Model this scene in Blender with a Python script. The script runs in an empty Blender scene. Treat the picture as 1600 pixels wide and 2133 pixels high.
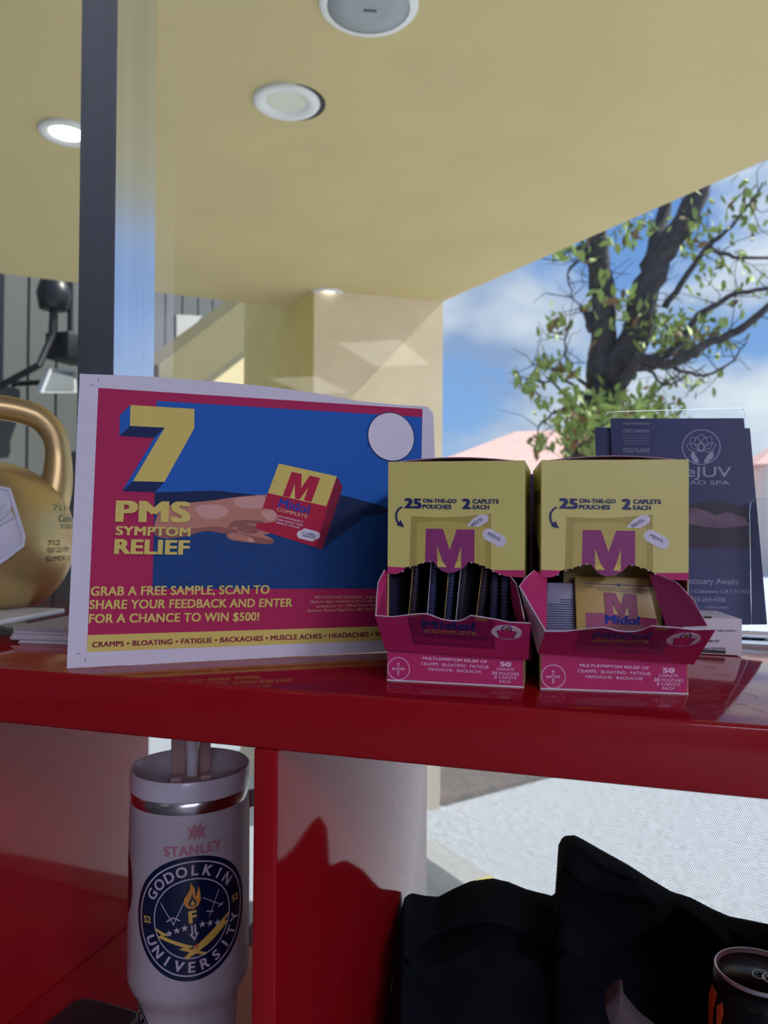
import bpy, bmesh, math, random
from mathutils import Vector, Matrix, Euler
random.seed(7)
S = bpy.context.scene
C = S.collection
V = Vector
PI = math.pi

# ------------------------------------------------------------------ camera
FOC = 1620.16
YAW, PITCH, ROLL, CZ = .29774859, .01304091, .00687626, 1.573476
EYE = V((0, 0, CZ))
_f = V((-math.sin(YAW)*math.cos(PITCH), math.cos(YAW)*math.cos(PITCH), math.sin(PITCH)))
_r = V((math.cos(YAW), math.sin(YAW), 0)); _u = _r.cross(_f)
_r, _u = _r*math.cos(ROLL)+_u*math.sin(ROLL), _u*math.cos(ROLL)-_r*math.sin(ROLL)
cd = bpy.data.cameras.new('camera'); cam = bpy.data.objects.new('camera', cd); C.objects.link(cam)
cam.matrix_world = Matrix(((_r.x, _u.x, -_f.x, 0), (_r.y, _u.y, -_f.y, 0), (_r.z, _u.z, -_f.z, CZ), (0, 0, 0, 1)))
cd.sensor_fit = 'VERTICAL'; cd.sensor_height = 36; cd.lens = 36*FOC/2133
cd.clip_start = .02; cd.clip_end = 300
cd.dof.use_dof = True; cd.dof.focus_distance = .56; cd.dof.aperture_fstop = 10.5
S.camera = cam

# ------------------------------------------------------------------ exposure
S.view_settings.view_transform = 'Standard'; S.view_settings.look = 'None'
S.view_settings.exposure = 0; S.view_settings.gamma = 1; S.view_settings.use_curve_mapping = False
S.cycles.use_denoising = True
S.cycles.max_bounces = 10; S.cycles.transparent_max_bounces = 16
S.cycles.sample_clamp_indirect = 6

LIGHT_COL = (.92, .90, 1.2)
FILL = 36  # strength of the ceiling panels added as fill
DIM = 2.6
SUN = 7.2
SKY = 1.0

def sr(r, g, b):
    f = lambda c: c/255/12.92 if c/255 <= .04045 else ((c/255+.055)/1.055)**2.4
    return (f(r), f(g), f(b))

# ------------------------------------------------------------------ world sky with clouds
W = bpy.data.worlds.new('sky'); S.world = W; W.use_nodes = True
nt = W.node_tree; N = nt.nodes; L = nt.links; N.clear()
def nd(t, **k):
    n = N.new(t)
    for a, b in k.items(): setattr(n, a, b)
    return n
tc = nd('ShaderNodeTexCoord'); mp = nd('ShaderNodeMapping'); mp.inputs['Scale'].default_value = (1, 1, 1.7)
mp.inputs['Location'].default_value = (.35, 1.9, .1)
L.new(tc.outputs['Generated'], mp.inputs['Vector'])
nz = nd('ShaderNodeTexNoise'); nz.inputs['Scale'].default_value = 3.4; nz.inputs['Detail'].default_value = 9; nz.inputs['Roughness'].default_value = .55
nz.inputs['Distortion'].default_value = .25
L.new(mp.outputs[0], nz.inputs['Vector'])
sepc = nd('ShaderNodeSeparateXYZ'); L.new(tc.outputs['Generated'], sepc.inputs[0])
cov = nd('ShaderNodeValToRGB'); ce_ = cov.color_ramp.elements
ce_[0].position = .04; ce_[0].color = (.16, .16, .16, 1); ce_[1].position = .16; ce_[1].color = (.14, .14, .14, 1)
for p_, v_ in ((.2, .04), (.27, .10), (.36, .03), (.45, .08), (1, .05)):
    q_ = ce_.new(p_); q_.color = (v_, v_, v_, 1)
L.new(sepc.outputs['Z'], cov.inputs['Fac'])
addc = nd('ShaderNodeMath', operation='ADD'); L.new(nz.outputs['Fac'], addc.inputs[0]); L.new(cov.outputs['Color'], addc.inputs[1])
rp = nd('ShaderNodeValToRGB'); rp.color_ramp.elements[0].position = .50; rp.color_ramp.elements[1].position = .62
L.new(addc.outputs[0], rp.inputs['Fac'])
nz2 = nd('ShaderNodeTexNoise'); nz2.inputs['Scale'].default_value = 2.6; nz2.inputs['Detail'].default_value = 6
L.new(mp.outputs[0], nz2.inputs['Vector'])
rp2 = nd('ShaderNodeValToRGB'); rp2.color_ramp.elements[0].position = .4; rp2.color_ramp.elements[1].position = .56
rp2.color_ramp.elements[0].color = (*sr(150, 174, 214), 1); rp2.color_ramp.elements[1].color = (*sr(236, 246, 255), 1)
L.new(nz2.outputs['Fac'], rp2.inputs['Fac'])
sep = nd('ShaderNodeSeparateXYZ'); L.new(tc.outputs['Generated'], sep.inputs[0])
rz = nd('ShaderNodeValToRGB'); rz.color_ramp.elements[0].position = 0; rz.color_ramp.elements[1].position = .55
rz.color_ramp.elements[0].color = (*sr(150, 196, 246), 1); rz.color_ramp.elements[1].color = (*sr(84, 132, 214), 1)
L.new(sep.outputs['Z'], rz.inputs['Fac'])
mx = nd('ShaderNodeMix', data_type='RGBA')
L.new(rp.outputs['Color'], mx.inputs['Factor']); L.new(rz.outputs['Color'], mx.inputs['A']); L.new(rp2.outputs['Color'], mx.inputs['B'])
bg = nd('ShaderNodeBackground'); bg.inputs['Strength'].default_value = SKY
L.new(mx.outputs['Result'], bg.inputs['Color'])
wo = nd('ShaderNodeOutputWorld'); L.new(bg.outputs[0], wo.inputs['Surface'])

# ------------------------------------------------------------------ sun
sd = bpy.data.lights.new('sun', 'SUN'); sd.energy = SUN; sd.angle = .009; sd.color = (1, .96, .88)
sun = bpy.data.objects.new('sun', sd); C.objects.link(sun)
SUNDIR = V((.80, .42, .95)).normalized()          # towards the sun
sun.rotation_euler = SUNDIR.to_track_quat('Z', 'Y').to_euler(); sun.location = (6, 8, 12)

# ------------------------------------------------------------------ helpers
def px(x, y, ax, val):
    """the point of the photograph's ray at the plane coordinate[ax] = val"""
    d = _f + (x-800)/FOC*_r - (y-1066.5)/FOC*_u
    t = (val-EYE[ax])/d[ax]
    return EYE + t*d

_m = {}
def mat(name, col, rough=.5, metal=0, spec=.5, coat=0, emit=None, es=0, trans=0, sub=None):
    if name in _m: return _m[name]
    m = bpy.data.materials.new(name); m.use_nodes = True
    b = m.node_tree.nodes['Principled BSDF']
    b.inputs['Base Color'].default_value = (*col, 1); b.inputs['Roughness'].default_value = rough
    b.inputs['Metallic'].default_value = metal; b.inputs['Specular IOR Level'].default_value = spec
    b.inputs['Coat Weight'].default_value = coat; b.inputs['Transmission Weight'].default_value = trans
    if emit: b.inputs['Emission Color'].default_value = (*emit, 1); b.inputs['Emission Strength'].default_value = es
    _m[name] = m
    return m
def noisy(m, scale, amount, bump=0, bscale=None, coords='Object', stretch=(1, 1, 1), detail=4):
    """break the base colour up with noise and add a noise bump"""
    t = m.node_tree; n = t.nodes; l = t.links; b = n['Principled BSDF']
    c = n.new('ShaderNodeTexCoord'); mpp = n.new('ShaderNodeMapping'); mpp.inputs['Scale'].default_value = stretch
    l.new(c.outputs[coords], mpp.inputs[0])
    z = n.new('ShaderNodeTexNoise'); z.inputs['Scale'].default_value = scale; z.inputs['Detail'].default_value = detail
    l.new(mpp.outputs[0], z.inputs['Vector'])
    if amount:
        col = b.inputs['Base Color'].default_value[:3]
        r = n.new('ShaderNodeValToRGB'); e = r.color_ramp.elements
        e[0].position = .3; e[1].position = .7
        e[0].color = (*[x*(1-amount) for x in col], 1); e[1].color = (*[min(1, x*(1+amount)) for x in col], 1)
        l.new(z.outputs['Fac'], r.inputs['Fac']); l.new(r.outputs['Color'], b.inputs['Base Color'])
    if bump:
        z2 = z
        if bscale:
            z2 = n.new('ShaderNodeTexNoise'); z2.inputs['Scale'].default_value = bscale; z2.inputs['Detail'].default_value = 3
            l.new(mpp.outputs[0], z2.inputs['Vector'])
        bp = n.new('ShaderNodeBump'); bp.inputs['Strength'].default_value = bump; bp.inputs['Distance'].default_value = .002
        l.new(z2.outputs['Fac'], bp.inputs['Height']); l.new(bp.outputs[0], b.inputs['Normal'])
    return m

class MB:
    def __init__(s): s.v = []; s.f = []; s.m = []; s.mats = []
    def mi(s, m):
        if m not in s.mats: s.mats.append(m)
        return s.mats.index(m)
    def add(s, vs, fs, m):
        o = len(s.v); s.v += [V(p) for p in vs]; k = s.mi(m)
        for f in fs: s.f.append(tuple(i+o for i in f)); s.m.append(k)
        return s
    def poly(s, pts, m): return s.add(pts, [tuple(range(len(pts)))], m)
    def box(s, a, b, m):
        (x0, y0, z0), (x1, y1, z1) = a, b
        return s.add([(x0, y0, z0), (x1, y0, z0), (x1, y1, z0), (x0, y1, z0), (x0, y0, z1), (x1, y0, z1), (x1, y1, z1), (x0, y1, z1)],
                     [(3, 2, 1, 0), (4, 5, 6, 7), (0, 1, 5, 4), (1, 2, 6, 5), (2, 3, 7, 6), (3, 0, 4, 7)], m)
    def prism(s, pts, off, m):
        """closed slab: a polygon and its copy moved by off"""
        n = len(pts); off = V(off); q = [V(p) for p in pts]
        fs = [tuple(range(n)), tuple(range(2*n-1, n-1, -1))]+[((i+1) % n, i, i+n, (i+1) % n+n) for i in range(n)]
        return s.add(q+[p+off for p in q], fs, m)
    def lathe(s, prof, m, c=(0, 0, 0), n=48, cap0=True, cap1=True, sx=1, sy=1):
        vs = []; fs = []; c = V(c)
        for r, z in prof:
            for k in range(n):
                a = 2*PI*k/n; vs.append(c+V((r*math.cos(a)*sx, r*math.sin(a)*sy, z)))
        for i in range(len(prof)-1):
            for k in range(n):
                fs.append((i*n+k, i*n+(k+1) % n, (i+1)*n+(k+1) % n, (i+1)*n+k))
        if cap0: fs.append(tuple(range(n-1, -1, -1)))
        if cap1: fs.append(tuple((len(prof)-1)*n+k for k in range(n)))
        return s.add(vs, fs, m)
    def tube(s, pts, rad, m, n=10, closed=False):
        pts = [V(p) for p in pts]; R = rad if isinstance(rad, (list, tuple)) else [rad]*len(pts)
        vs = []; fs = []; up = None; k = len(pts)
        for i, p in enumerate(pts):
            if closed: t = pts[(i+1) % k]-pts[i-1]
            else: t = pts[min(i+1, k-1)]-pts[max(i-1, 0)]
            t.normalize()
            if up is None: up = t.orthogonal().normalized()
            else: up = (up-t*up.dot(t)).normalized()
            b = t.cross(up)
            for j in range(n):
                a = 2*PI*j/n; vs.append(p+(up*math.cos(a)+b*math.sin(a))*R[i])
        for i in range(k if closed else k-1):
            for j in range(n):
                fs.append((i*n+j, i*n+(j+1) % n, (i+1) % k*n+(j+1) % n, (i+1) % k*n+j))
        if not closed: fs += [tuple(range(n-1, -1, -1)), tuple((k-1)*n+j for j in range(n))]
        return s.add(vs, fs, m)
    def build(s, name, parent=None, smooth=False, bevel=0, solid=None, auto=None):
        me = bpy.data.meshes.new(name); off = V((0, 0, 0)); p = parent
        while p: off += p.location; p = p.parent
        me.from_pydata([v-off for v in s.v], [], s.f)
        for m in s.mats: me.materials.append(m)
        me.polygons.foreach_set('material_index', s.m)
        if smooth: me.polygons.foreach_set('use_smooth', [True]*len(s.f))
        me.update()
        o = bpy.data.objects.new(name, me); C.objects.link(o)
        if parent: o.parent = parent
        if solid:
            md = o.modifiers.new('card', 'SOLIDIFY'); md.thickness = solid; md.offset = 0
        if bevel:
            md = o.modifiers.new('edge', 'BEVEL'); md.width = bevel; md.segments = 3; md.limit_method = 'ANGLE'
            me.polygons.foreach_set('use_smooth', [True]*len(s.f))
        return o

def tag(o, label, cat, group=None, kind=None):
    o['label'] = label; o['category'] = cat
    if group: o['group'] = group
    if kind: o['kind'] = kind
    return o
def thing(name, label, cat, loc, group=None):
    o = bpy.data.objects.new(name, None); o.empty_display_size = .02; C.objects.link(o); o.location = loc
    return tag(o, label, cat, group)
def struct(o, label=None):
    o['kind'] = 'structure'
    if label: o['label'] = label
    return o

# text as flat polygons in a unit box
_tx = {}
def glyphs(s, bold=.0):
    key = (s, bold)
    if key in _tx: return _tx[key]
    cu = bpy.data.curves.new('lettering', 'FONT'); cu.body = s; cu.size = 1; cu.resolution_u = 4; cu.space_character = 1+bold*1.5
    o = bpy.data.objects.new('lettering', cu); C.objects.link(o); bpy.context.view_layer.update()
    me = bpy.data.meshes.new_from_object(o.evaluated_get(bpy.context.evaluated_depsgraph_get()))
    vs = [tuple(v.co[:2]) for v in me.vertices]; fs = [tuple(p.vertices) for p in me.polygons]
    bpy.data.objects.remove(o); bpy.data.curves.remove(cu); bpy.data.meshes.remove(me)
    if bold:
        n0 = len(vs); v0, f0 = list(vs), list(fs); vs, fs = [], []
        for i, (dx, dy) in enumerate(((0, 0), (1, .5), (-1, .5), (1, -.5), (-1, -.5))):
            vs += [(a+dx*bold, b+dy*bold) for a, b in v0]; fs += [tuple(q+i*n0 for q in f) for f in f0]
    x0 = min(v[0] for v in vs); x1 = max(v[0] for v in vs); y0 = min(v[1] for v in vs); y1 = max(v[1] for v in vs)
    vs = [((a-x0)/(x1-x0), (b-y0)/(y1-y0)) for a, b in vs]
    _tx[key] = (vs, fs, (x1-x0)/(y1-y0))
    return _tx[key]

def copies(vs, fs, bold):
    """the overlapping copies of thickened lettering, one by one"""
    if not bold: return [(vs, fs)]
    n0 = len(vs)//5; m0 = len(fs)//5
    return [(vs[i*n0:(i+1)*n0], [tuple(q-i*n0 for q in f) for f in fs[i*m0:(i+1)*m0]]) for i in range(5)]

class PL:
    """a flat face: origin, two unit axes, normal towards the room"""
    def __init__(s, o, e1, e2):
        s.o = V(o); s.e1 = V(e1).normalized(); s.e2 = V(e2).normalized(); s.n = s.e1.cross(s.e2)
    def P(s, u, v, k=0): return s.o+s.e1*u+s.e2*v+s.n*k
    def at(s, x, y, k=0):
        d = _f + (x-800)/FOC*_r - (y-1066.5)/FOC*_u
        t = (s.o+s.n*k-EYE).dot(s.n)/d.dot(s.n); p = EYE+t*d-s.o
        return (p.dot(s.e1), p.dot(s.e2))
    def pt(s, x, y, k=0): return s.P(*s.at(x, y, k), k)

def dec(mb, pl, uv, m, k): mb.poly([pl.P(a, b, k) for a, b in uv], m)
def txt(mb, pl, s, tl, tr, bl, m, k, bold=.012):
    """lettering filling the parallelogram tl, tr, bl given in face coordinates"""
    vs, fs, _ = glyphs(s, bold); tl = V(tl); ax = V(tr)-tl; ay = tl-V(bl); o = V(bl)
    for i, (v_, f_) in enumerate(copies(vs, fs, bold)): mb.add([pl.P(*(o+ax*a+ay*b), k+i*.000022) for a, b in v_], f_, m)
def ell(c, rx, ry, n=32, rot=0):
    return [(c[0]+rx*math.cos(t)*math.cos(rot)-ry*math.sin(t)*math.sin(rot), c[1]+rx*math.cos(t)*math.sin(rot)+ry*math.sin(t)*math.cos(rot)) for t in (2*PI*i/n for i in range(n))]
def capsule(c, hl, r, rot, n=10):
    pts = []
    for sgn in (1, -1):
        for i in range(n+1):
            t = -PI/2+PI*i/n; pts.append((sgn*(hl+r*math.cos(t)), sgn*r*math.sin(t)))
    return [(c[0]+a*math.cos(rot)-b*math.sin(rot), c[1]+a*math.sin(rot)+b*math.cos(rot)) for a, b in pts]
def stroke(pts, w):
    """a ribbon of width w along 2D points"""
    L_, R_ = [], []
    for i, p in enumerate(pts):
        a = V(pts[max(i-1, 0)]); b = V(pts[min(i+1, len(pts)-1)]); t = (b-a).normalized(); n = V((-t.y, t.x))*w/2
        L_.append(tuple(V(p)+n)); R_.append(tuple(V(p)-n))
    return L_+R_[::-1]

# ------------------------------------------------------------------ materials
red = mat('red_gloss_laminate', (.36, .0055, .010), .075, spec=.44)
noisy(red, 3, .06, .012, 60)
ceil_in = mat('white_ceiling', (.6, .6, .62), .8); floor_in = mat('grey_rubber_floor', (.14, .14, .15), .6)
noisy(floor_in, 40, .4)
wall_in = mat('grey_plaster', (.2, .2, .22), .8); noisy(wall_in, 4, .06)
alu = mat('anodised_aluminium', (.72, .77, .84), .22, 1); noisy(alu, 60, .05, stretch=(1, 1, .02))
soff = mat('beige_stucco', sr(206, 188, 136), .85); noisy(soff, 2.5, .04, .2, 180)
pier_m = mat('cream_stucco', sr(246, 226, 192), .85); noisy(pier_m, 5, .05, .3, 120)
asph = mat('sunlit_asphalt', (.52, .56, .62), .9); noisy(asph, 30, .25, .3, 90)
mulch_m = mat('bark_mulch', (.10, .062, .042), .95); noisy(mulch_m, 24, .8, .8, 40)

# ------------------------------------------------------------------ the room
WY = .93      # plane of the glass
mb = MB(); mb.box((-4.8, -9, -.05), (3.4, WY, 0), floor_in); struct(mb.build('floor'))
mb = MB(); mb.box((-4.8, -9, 3.3), (3.4, WY, 3.36), ceil_in); struct(mb.build('ceiling'))
mb = MB(); mb.box((-4.86, -9, 0), (-4.8, WY, 3.3), wall_in); struct(mb.build('wall_left'))
mb = MB(); mb.box((3.4, -9, 0), (3.46, WY, 3.3), wall_in); struct(mb.build('wall_right'))
mb = MB(); mb.box((-4.86, -9.06, 0), (3.46, -9, 3.3), wall_in); struct(mb.build('wall_rear'))
SILL = 1.044
mb = MB(); mb.box((-4.8, WY-.04, 0), (3.4, WY+.06, SILL), wall_in); struct(mb.build('wall_front'))
mb = MB(); mb.box((-4.8, WY-.04, 2.86), (3.4, WY+.06, 3.36), wall_in); struct(mb.build('trim_1'))
mb = MB(); mb.box((-.6884, .86, SILL), (-.6326, WY+.02, 2.86), alu); struct(mb.build('window_frame'), 'aluminium window mullion')

glass = bpy.data.materials.new('window_glass'); glass.use_nodes = True
t = glass.node_tree; t.nodes.clear(); n = t.nodes
tr = n.new('ShaderNodeBsdfTransparent'); tr.inputs[0].default_value = (.93, .96, .95, 1)
gl = n.new('ShaderNodeBsdfGlossy'); gl.inputs['Roughness'].default_value = .012
fr = n.new('ShaderNodeFresnel'); fr.inputs['IOR'].default_value = 1.5
ml = n.new('ShaderNodeMath'); ml.operation = 'MULTIPLY'; ml.inputs[1].default_value = 1.5
ms = n.new('ShaderNodeMixShader'); ou = n.new('ShaderNodeOutputMaterial')
t.links.new(fr.outputs[0], ml.inputs[0]); t.links.new(ml.outputs[0], ms.inputs[0]); t.links.new(tr.outputs[0], ms.inputs[1]); t.links.new(gl.outputs[0], ms.inputs[2]); t.links.new(ms.outputs[0], ou.inputs[0])
mb = MB(); mb.poly([(-.6326, WY, SILL), (3.4, WY, SILL), (3.4, WY, 2.86), (-.6326, WY, 2.86)], glass); struct(mb.build('window_1'))
mb = MB(); mb.poly([(-4.8, WY, SILL), (-.6884, WY, SILL), (-.6884, WY, 2.86), (-4.8, WY, 2.86)], glass); struct(mb.build('window_2'))

# perforated film on the lower pane
film = bpy.data.materials.new('perforated_window_film'); film.use_nodes = True
t = film.node_tree; n = t.nodes; l = t.links; n.clear()
def mth(op, a, b=None, c=None):
    k = n.new('ShaderNodeMath'); k.operation = op
    for i, x in enumerate((a, b, c)):
        if x is None: continue
        if isinstance(x, (int, float)): k.inputs[i].default_value = x
        else: l.new(x, k.inputs[i])
    return k.outputs[0]
co = n.new('ShaderNodeTexCoord'); sp = n.new('ShaderNodeSeparateXYZ'); l.new(co.outputs['Object'], sp.inputs[0])
PX, PZ = .0022, .0038
def lattice(ox):
    a = mth('MULTIPLY', mth('SUBTRACT', mth('FRACT', mth('ADD', mth('DIVIDE', sp.outputs['X'], PX), 50+ox)), .5), PX)
    b = mth('MULTIPLY', mth('SUBTRACT', mth('FRACT', mth('ADD', mth('DIVIDE', sp.outputs['Z'], PZ), 50+ox)), .5), PZ)
    return mth('ADD', mth('MULTIPLY', a, a), mth('MULTIPLY', b, b))
dot = mth('LESS_THAN', mth('MINIMUM', lattice(0), lattice(.5)), .00066**2)
tr1 = n.new('ShaderNodeBsdfTransparent'); tr1.inputs[0].default_value = (1, 1, 1, 1)
tl1 = n.new('ShaderNodeBsdfTranslucent'); tl1.inputs[0].default_value = (.9, .92, .95, 1)
m1 = n.new('ShaderNodeMixShader'); m1.inputs[0].default_value = .4; l.new(tr1.outputs[0], m1.inputs[1]); l.new(tl1.outputs[0], m1.inputs[2])
tr2 = n.new('ShaderNodeBsdfTransparent'); tr2.inputs[0].default_value = (.16, .17, .2, 1)
m2 = n.new('ShaderNodeMixShader'); l.new(dot, m2.inputs[0]); l.new(m1.outputs[0], m2.inputs[1]); l.new(tr2.outputs[0], m2.inputs[2])
ou = n.new('ShaderNodeOutputMaterial'); l.new(m2.outputs[0], ou.inputs[0])
mb = MB(); mb.poly([(-2.55, WY-.006, SILL+.003), (3.3, WY-.006, SILL+.003), (3.3, WY-.006, 1.425), (-2.55, WY-.006, 1.425)], film)
tag(mb.build('window_film'), 'white perforated privacy film with tiny dark dots on the lower window glass', 'window film')

# two dim troffers mirrored in the glass, plus bright fill panels added out of view
tro_f = mat('white_painted_steel', (.8, .8, .8), .5)
tro_dim = mat('dim_diffuser', (.8, .8, .8), .5, emit=(1, .97, .9), es=DIM)
fill_d = mat('fill_diffuser', (.8, .8, .8), .5, emit=LIGHT_COL, es=FILL)
for x, y, lab, k in [(2.8, -2.4, 'added fill light panel by the right wall, nearest the window', 1), (2.8, -4.5, 'added fill light panel by the right wall, second from the window', 1),
                     (2.8, -6.4, 'added fill light panel by the right wall, third from the window', 1), (2.8, -8.2, 'added fill light panel by the right wall, farthest from the window', 1),
                     (-2.3, -5.7, 'dim ceiling panel reflected in the window glass above the poster', 0), (-3.75, -7.2, 'dim ceiling panel in the far left corner, faintly reflected behind the poster', 0)]:
    o = thing('ceiling_light', lab, 'ceiling light', (x, y, 3.3), 'room ceiling lights')
    mb = MB()
    for a, b in [((-.34, -.64), (.34, -.6)), ((-.34, .6), (.34, .64)), ((-.34, -.6), (-.3, .6)), ((.3, -.6), (.34, .6))]:
        mb.box((x+a[0], y+a[1], 3.28), (x+b[0], y+b[1], 3.3), tro_f)
    mb.build('frame', o)
    mb = MB(); mb.box((x-.3, y-.6, 3.287), (x+.3, y+.6, 3.3), fill_d if k else tro_dim); mb.build('diffuser', o)

# ------------------------------------------------------------------ outside: soffit, pier, ground
mb = MB(); mb.box((-30, WY+.06, -.1), (40, 60, 0), asph); struct(mb.build('ground'))
SOF = [(3.0, 1.0), (2.42, 1.0), (-.973, 4.22), (-1.6, 4.35), (-1.88, 4.07), (-2.97, 3.13), (-5.4, 1.0)]
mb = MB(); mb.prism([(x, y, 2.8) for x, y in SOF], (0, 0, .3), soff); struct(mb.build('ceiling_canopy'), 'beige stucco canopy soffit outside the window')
mb = MB(); mb.prism([(-.955, 4.20, 0), (-1.05, 4.5, 0), (-1.75, 4.3, 0), (-1.56, 3.80, 0)][::-1], (0, 0, 2.8), pier_m)
struct(mb.build('wall_pier'), 'cream stucco pier under the canopy')
stucco_sh = mat('shaded_stucco', sr(228, 206, 134), .85); noisy(stucco_sh, 4, .05, .2, 120)  # stucco darkened to olive so this side of the pier reads as shaded
mb = MB(); mb.prism([(-1.562, 3.805, 0), (-1.75, 4.3, 0), (-2.4, 4.9, 0), (-2.36, 4.56, 0)][::-1], (0, 0, 4.4), stucco_sh)
struct(mb.build('wall_return'), 'stucco wall running back from the cream pier, its shade put into the colour')
mb = MB()
a = px(925, 1676, 2, .01); b = px(1180, 1608, 2, .01)
mb.prism([(a.x, a.y, 0), (b.x, b.y, 0), (b.x+2.6, b.y+2.6, 0), (b.x+2, b.y+3.2, 0), (a.x-.6, a.y+3.4, 0), (a.x-.4, a.y+.3, 0)], (0, 0, .03), mulch_m)
tag(mb.build('planter_bed'), 'brown bark mulch bed on the ground beside the cream pier', 'planter bed')

# far wing of the building left of the pier
seam = mat('corrugated_grey_metal', (.085, .092, .09), .6)
mb = MB()
y = 3.0
while y < 14:
    mb.box((-6.3, y, 0), (-6.2, y+.4, 6.5), seam); mb.box((-6.3, y+.4, 0), (-6.23, y+.44, 6.5), seam); y += .44
struct(mb.build('wall_wing'), 'grey corrugated metal wall of the building wing')
oliv = mat('shaded_fascia', sr(112, 106, 76), .9); noisy(oliv, 4, .04)  # dark colour stands in for shade on the fascia
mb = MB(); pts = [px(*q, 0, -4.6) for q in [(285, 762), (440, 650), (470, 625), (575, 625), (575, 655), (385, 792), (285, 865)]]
mb.prism(pts, (.25, 0, 0), oliv); struct(mb.build('trim_2'), 'sloped fascia of the far wing, its shade put into the colour')
ann = mat('annex_cream', sr(190, 178, 140), .9)
mb = MB(); mb.prism([(-4.75, 6.6, 0), (-4.75, 9.6, 0), (-4.75, 9.6, 3.9), (-4.75, 8.9, 3.8), (-4.75, 7.2, 2.9), (-4.75, 6.6, 2.7)], (-.25, 0, 0), ann); struct(mb.build('wall_annex'), 'cream annex wall under the sloped fascia')

# ------------------------------------------------------------------ downlights and speaker in the soffit
white_pl = mat('white_trim_plastic', (.82, .82, .8), .4)
lens = mat('frosted_lens_off', (.75, .74, .62), .5)
lens_on = mat('lit_lens', (.9, .9, .9), .4, emit=(1, .96, .98), es=3.2)
def downlight(x, y, r, on, lab):
    o = thing('recessed_light', lab, 'ceiling light', (x, y, 2.8), 'recessed canopy lights')
    mb = MB(); prof = [(r, 0), (r, -.006), (r*.97, -.011), (r*.72, -.012), (r*.6, -.001)]
    mb.lathe(prof, white_pl, (x, y, 2.8), 40, False, False); mb.build('trim_ring', o, smooth=True)
    mb = MB()
    z = -.006 if on else -.0035
    rr = r*.62 if on else r*.6
    mb.lathe([(rr, z+.004), (rr, z)], lens_on if on else lens, (x, y, 2.8), 32); mb.build('lens', o)
    if not on:
        mb = MB(); mb.lathe([(r*1.05, .0), (r*1.05, -.002), (r*.9, -.002)], mat('dark_gap', (.04, .04, .04), .8), (x+.008, y+.012, 2.8), 40, False, False); mb.build('gasket', o)
    return o
p = px(597, 210, 2, 2.8); downlight(p.x, p.y, .097, False, 'unlit white recessed downlight in the beige canopy, upper middle of the photo')
p = px(140, 274, 2, 2.8); downlight(p.x, p.y, .085, True, 'lit recessed downlight in the canopy left of the aluminium mullion')
p = px(682, 609, 2, 2.8); downlight(p.x, p.y, .085, True, 'lit recessed downlight in the canopy in front of the cream pier')
p = px(768, 6, 2, 2.8)
o = thing('ceiling_speaker', 'round white ceiling speaker with grey grille at the top edge', 'speaker', (p.x, p.y, 2.8))
mb = MB(); mb.lathe([(.118, 0), (.118, -.006), (.112, -.012), (.098, -.012)], white_pl, (p.x, p.y, 2.8), 48, False, False); mb.build('rim', o, smooth=True)
mb = MB(); mb.lathe([(.1, -.004), (.1, -.011), (.05, -.013)], mat('grey_grille', (.35, .38, .4), .6), (p.x, p.y, 2.8), 48); mb.build('grille', o, smooth=True)
mb = MB(); mb.prism([(p.x-.012, p.y-.0, 2.786), (p.x+.016, p.y+.012, 2.786), (p.x+.014, p.y+.016, 2.786), (p.x-.014, p.y+.004, 2.786)], (0, 0, -.002), mat('badge_grey', (.12, .12, .13), .5)); mb.build('badge', o)

# equipment on the wing wall
blk = mat('black_equipment', (.012, .013, .016), .4)
def onwing(x, y, d=-5.6): return px(x, y, 0, d)
a = onwing(118, 690); b = onwing(172, 762)
o = thing('loudspeaker', 'black loudspeaker box hanging in front of the grey metal wall, left of the mullion', 'speaker', ((a+b)/2))
mb = MB(); mb.box((-5.75, a.y, b.z), (-5.45, b.y, a.z), blk); mb.build('cabinet', o, bevel=.02)
q = onwing(143, 560); mb = MB(); mb.tube([(-5.6, (a.y+b.y)/2, a.z), (-5.6, (a.y+b.y)/2, 5.2)], .03, blk); mb.build('hanger_pole', o)
q = onwing(112, 612)
o = thing('flood_lamp', 'round black lamp head on a bent arm against the grey metal wall', 'lamp', q)
mb = MB(); mb.lathe([(.02, .2), (.13, .14), (.17, 0), (.14, -.16)], blk, q, 24); mb.build('lamp_head', o, smooth=True)
q2 = onwing(108, 700); q3 = onwing(82, 760); mb = MB(); mb.tube([q, q2, q3, (-6.1, q3.y, q3.z-.2)], .035, blk); mb.build('arm', o)
gl_m = mat('grey_screen', (.2, .22, .22), .2); mb = MB()
pts = [onwing(*w) for w in [(104, 768), (158, 772), (160, 818), (84, 818)]]
o = thing('light_panel', 'tilted grey rectangular panel with pale frame low on the grey metal wall', 'panel', pts[0])
mb.prism(pts, (-.06, 0, 0), mat('pale_frame', (.55, .56, .58), .5)); mb.build('frame', o)
q = sum(pts, V((0, 0, 0)))/4; mb = MB(); mb.tube([q+V((-.06, 0, 0)), q+V((-.6, 0, 0))], .03, blk); mb.build('wall_bracket', o)
ce = sum(pts, V((0, 0, 0)))/4
mb = MB(); mb.prism([ce+(q-ce)*.8+V((.01, 0, 0)) for q in pts], (-.02, 0, 0), gl_m); mb.build('screen', o)
pts = [onwing(*w) for w in [(368, 655), (422, 658), (380, 705), (368, 702)]]
mb = MB(); mb.prism(pts, (-.05, 0, 0), mat('panel_grey', (.4, .4, .39), .6)); tag(mb.build('wall_panel'), 'small white triangular panel on the grey wall right of the mullion', 'panel')

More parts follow.
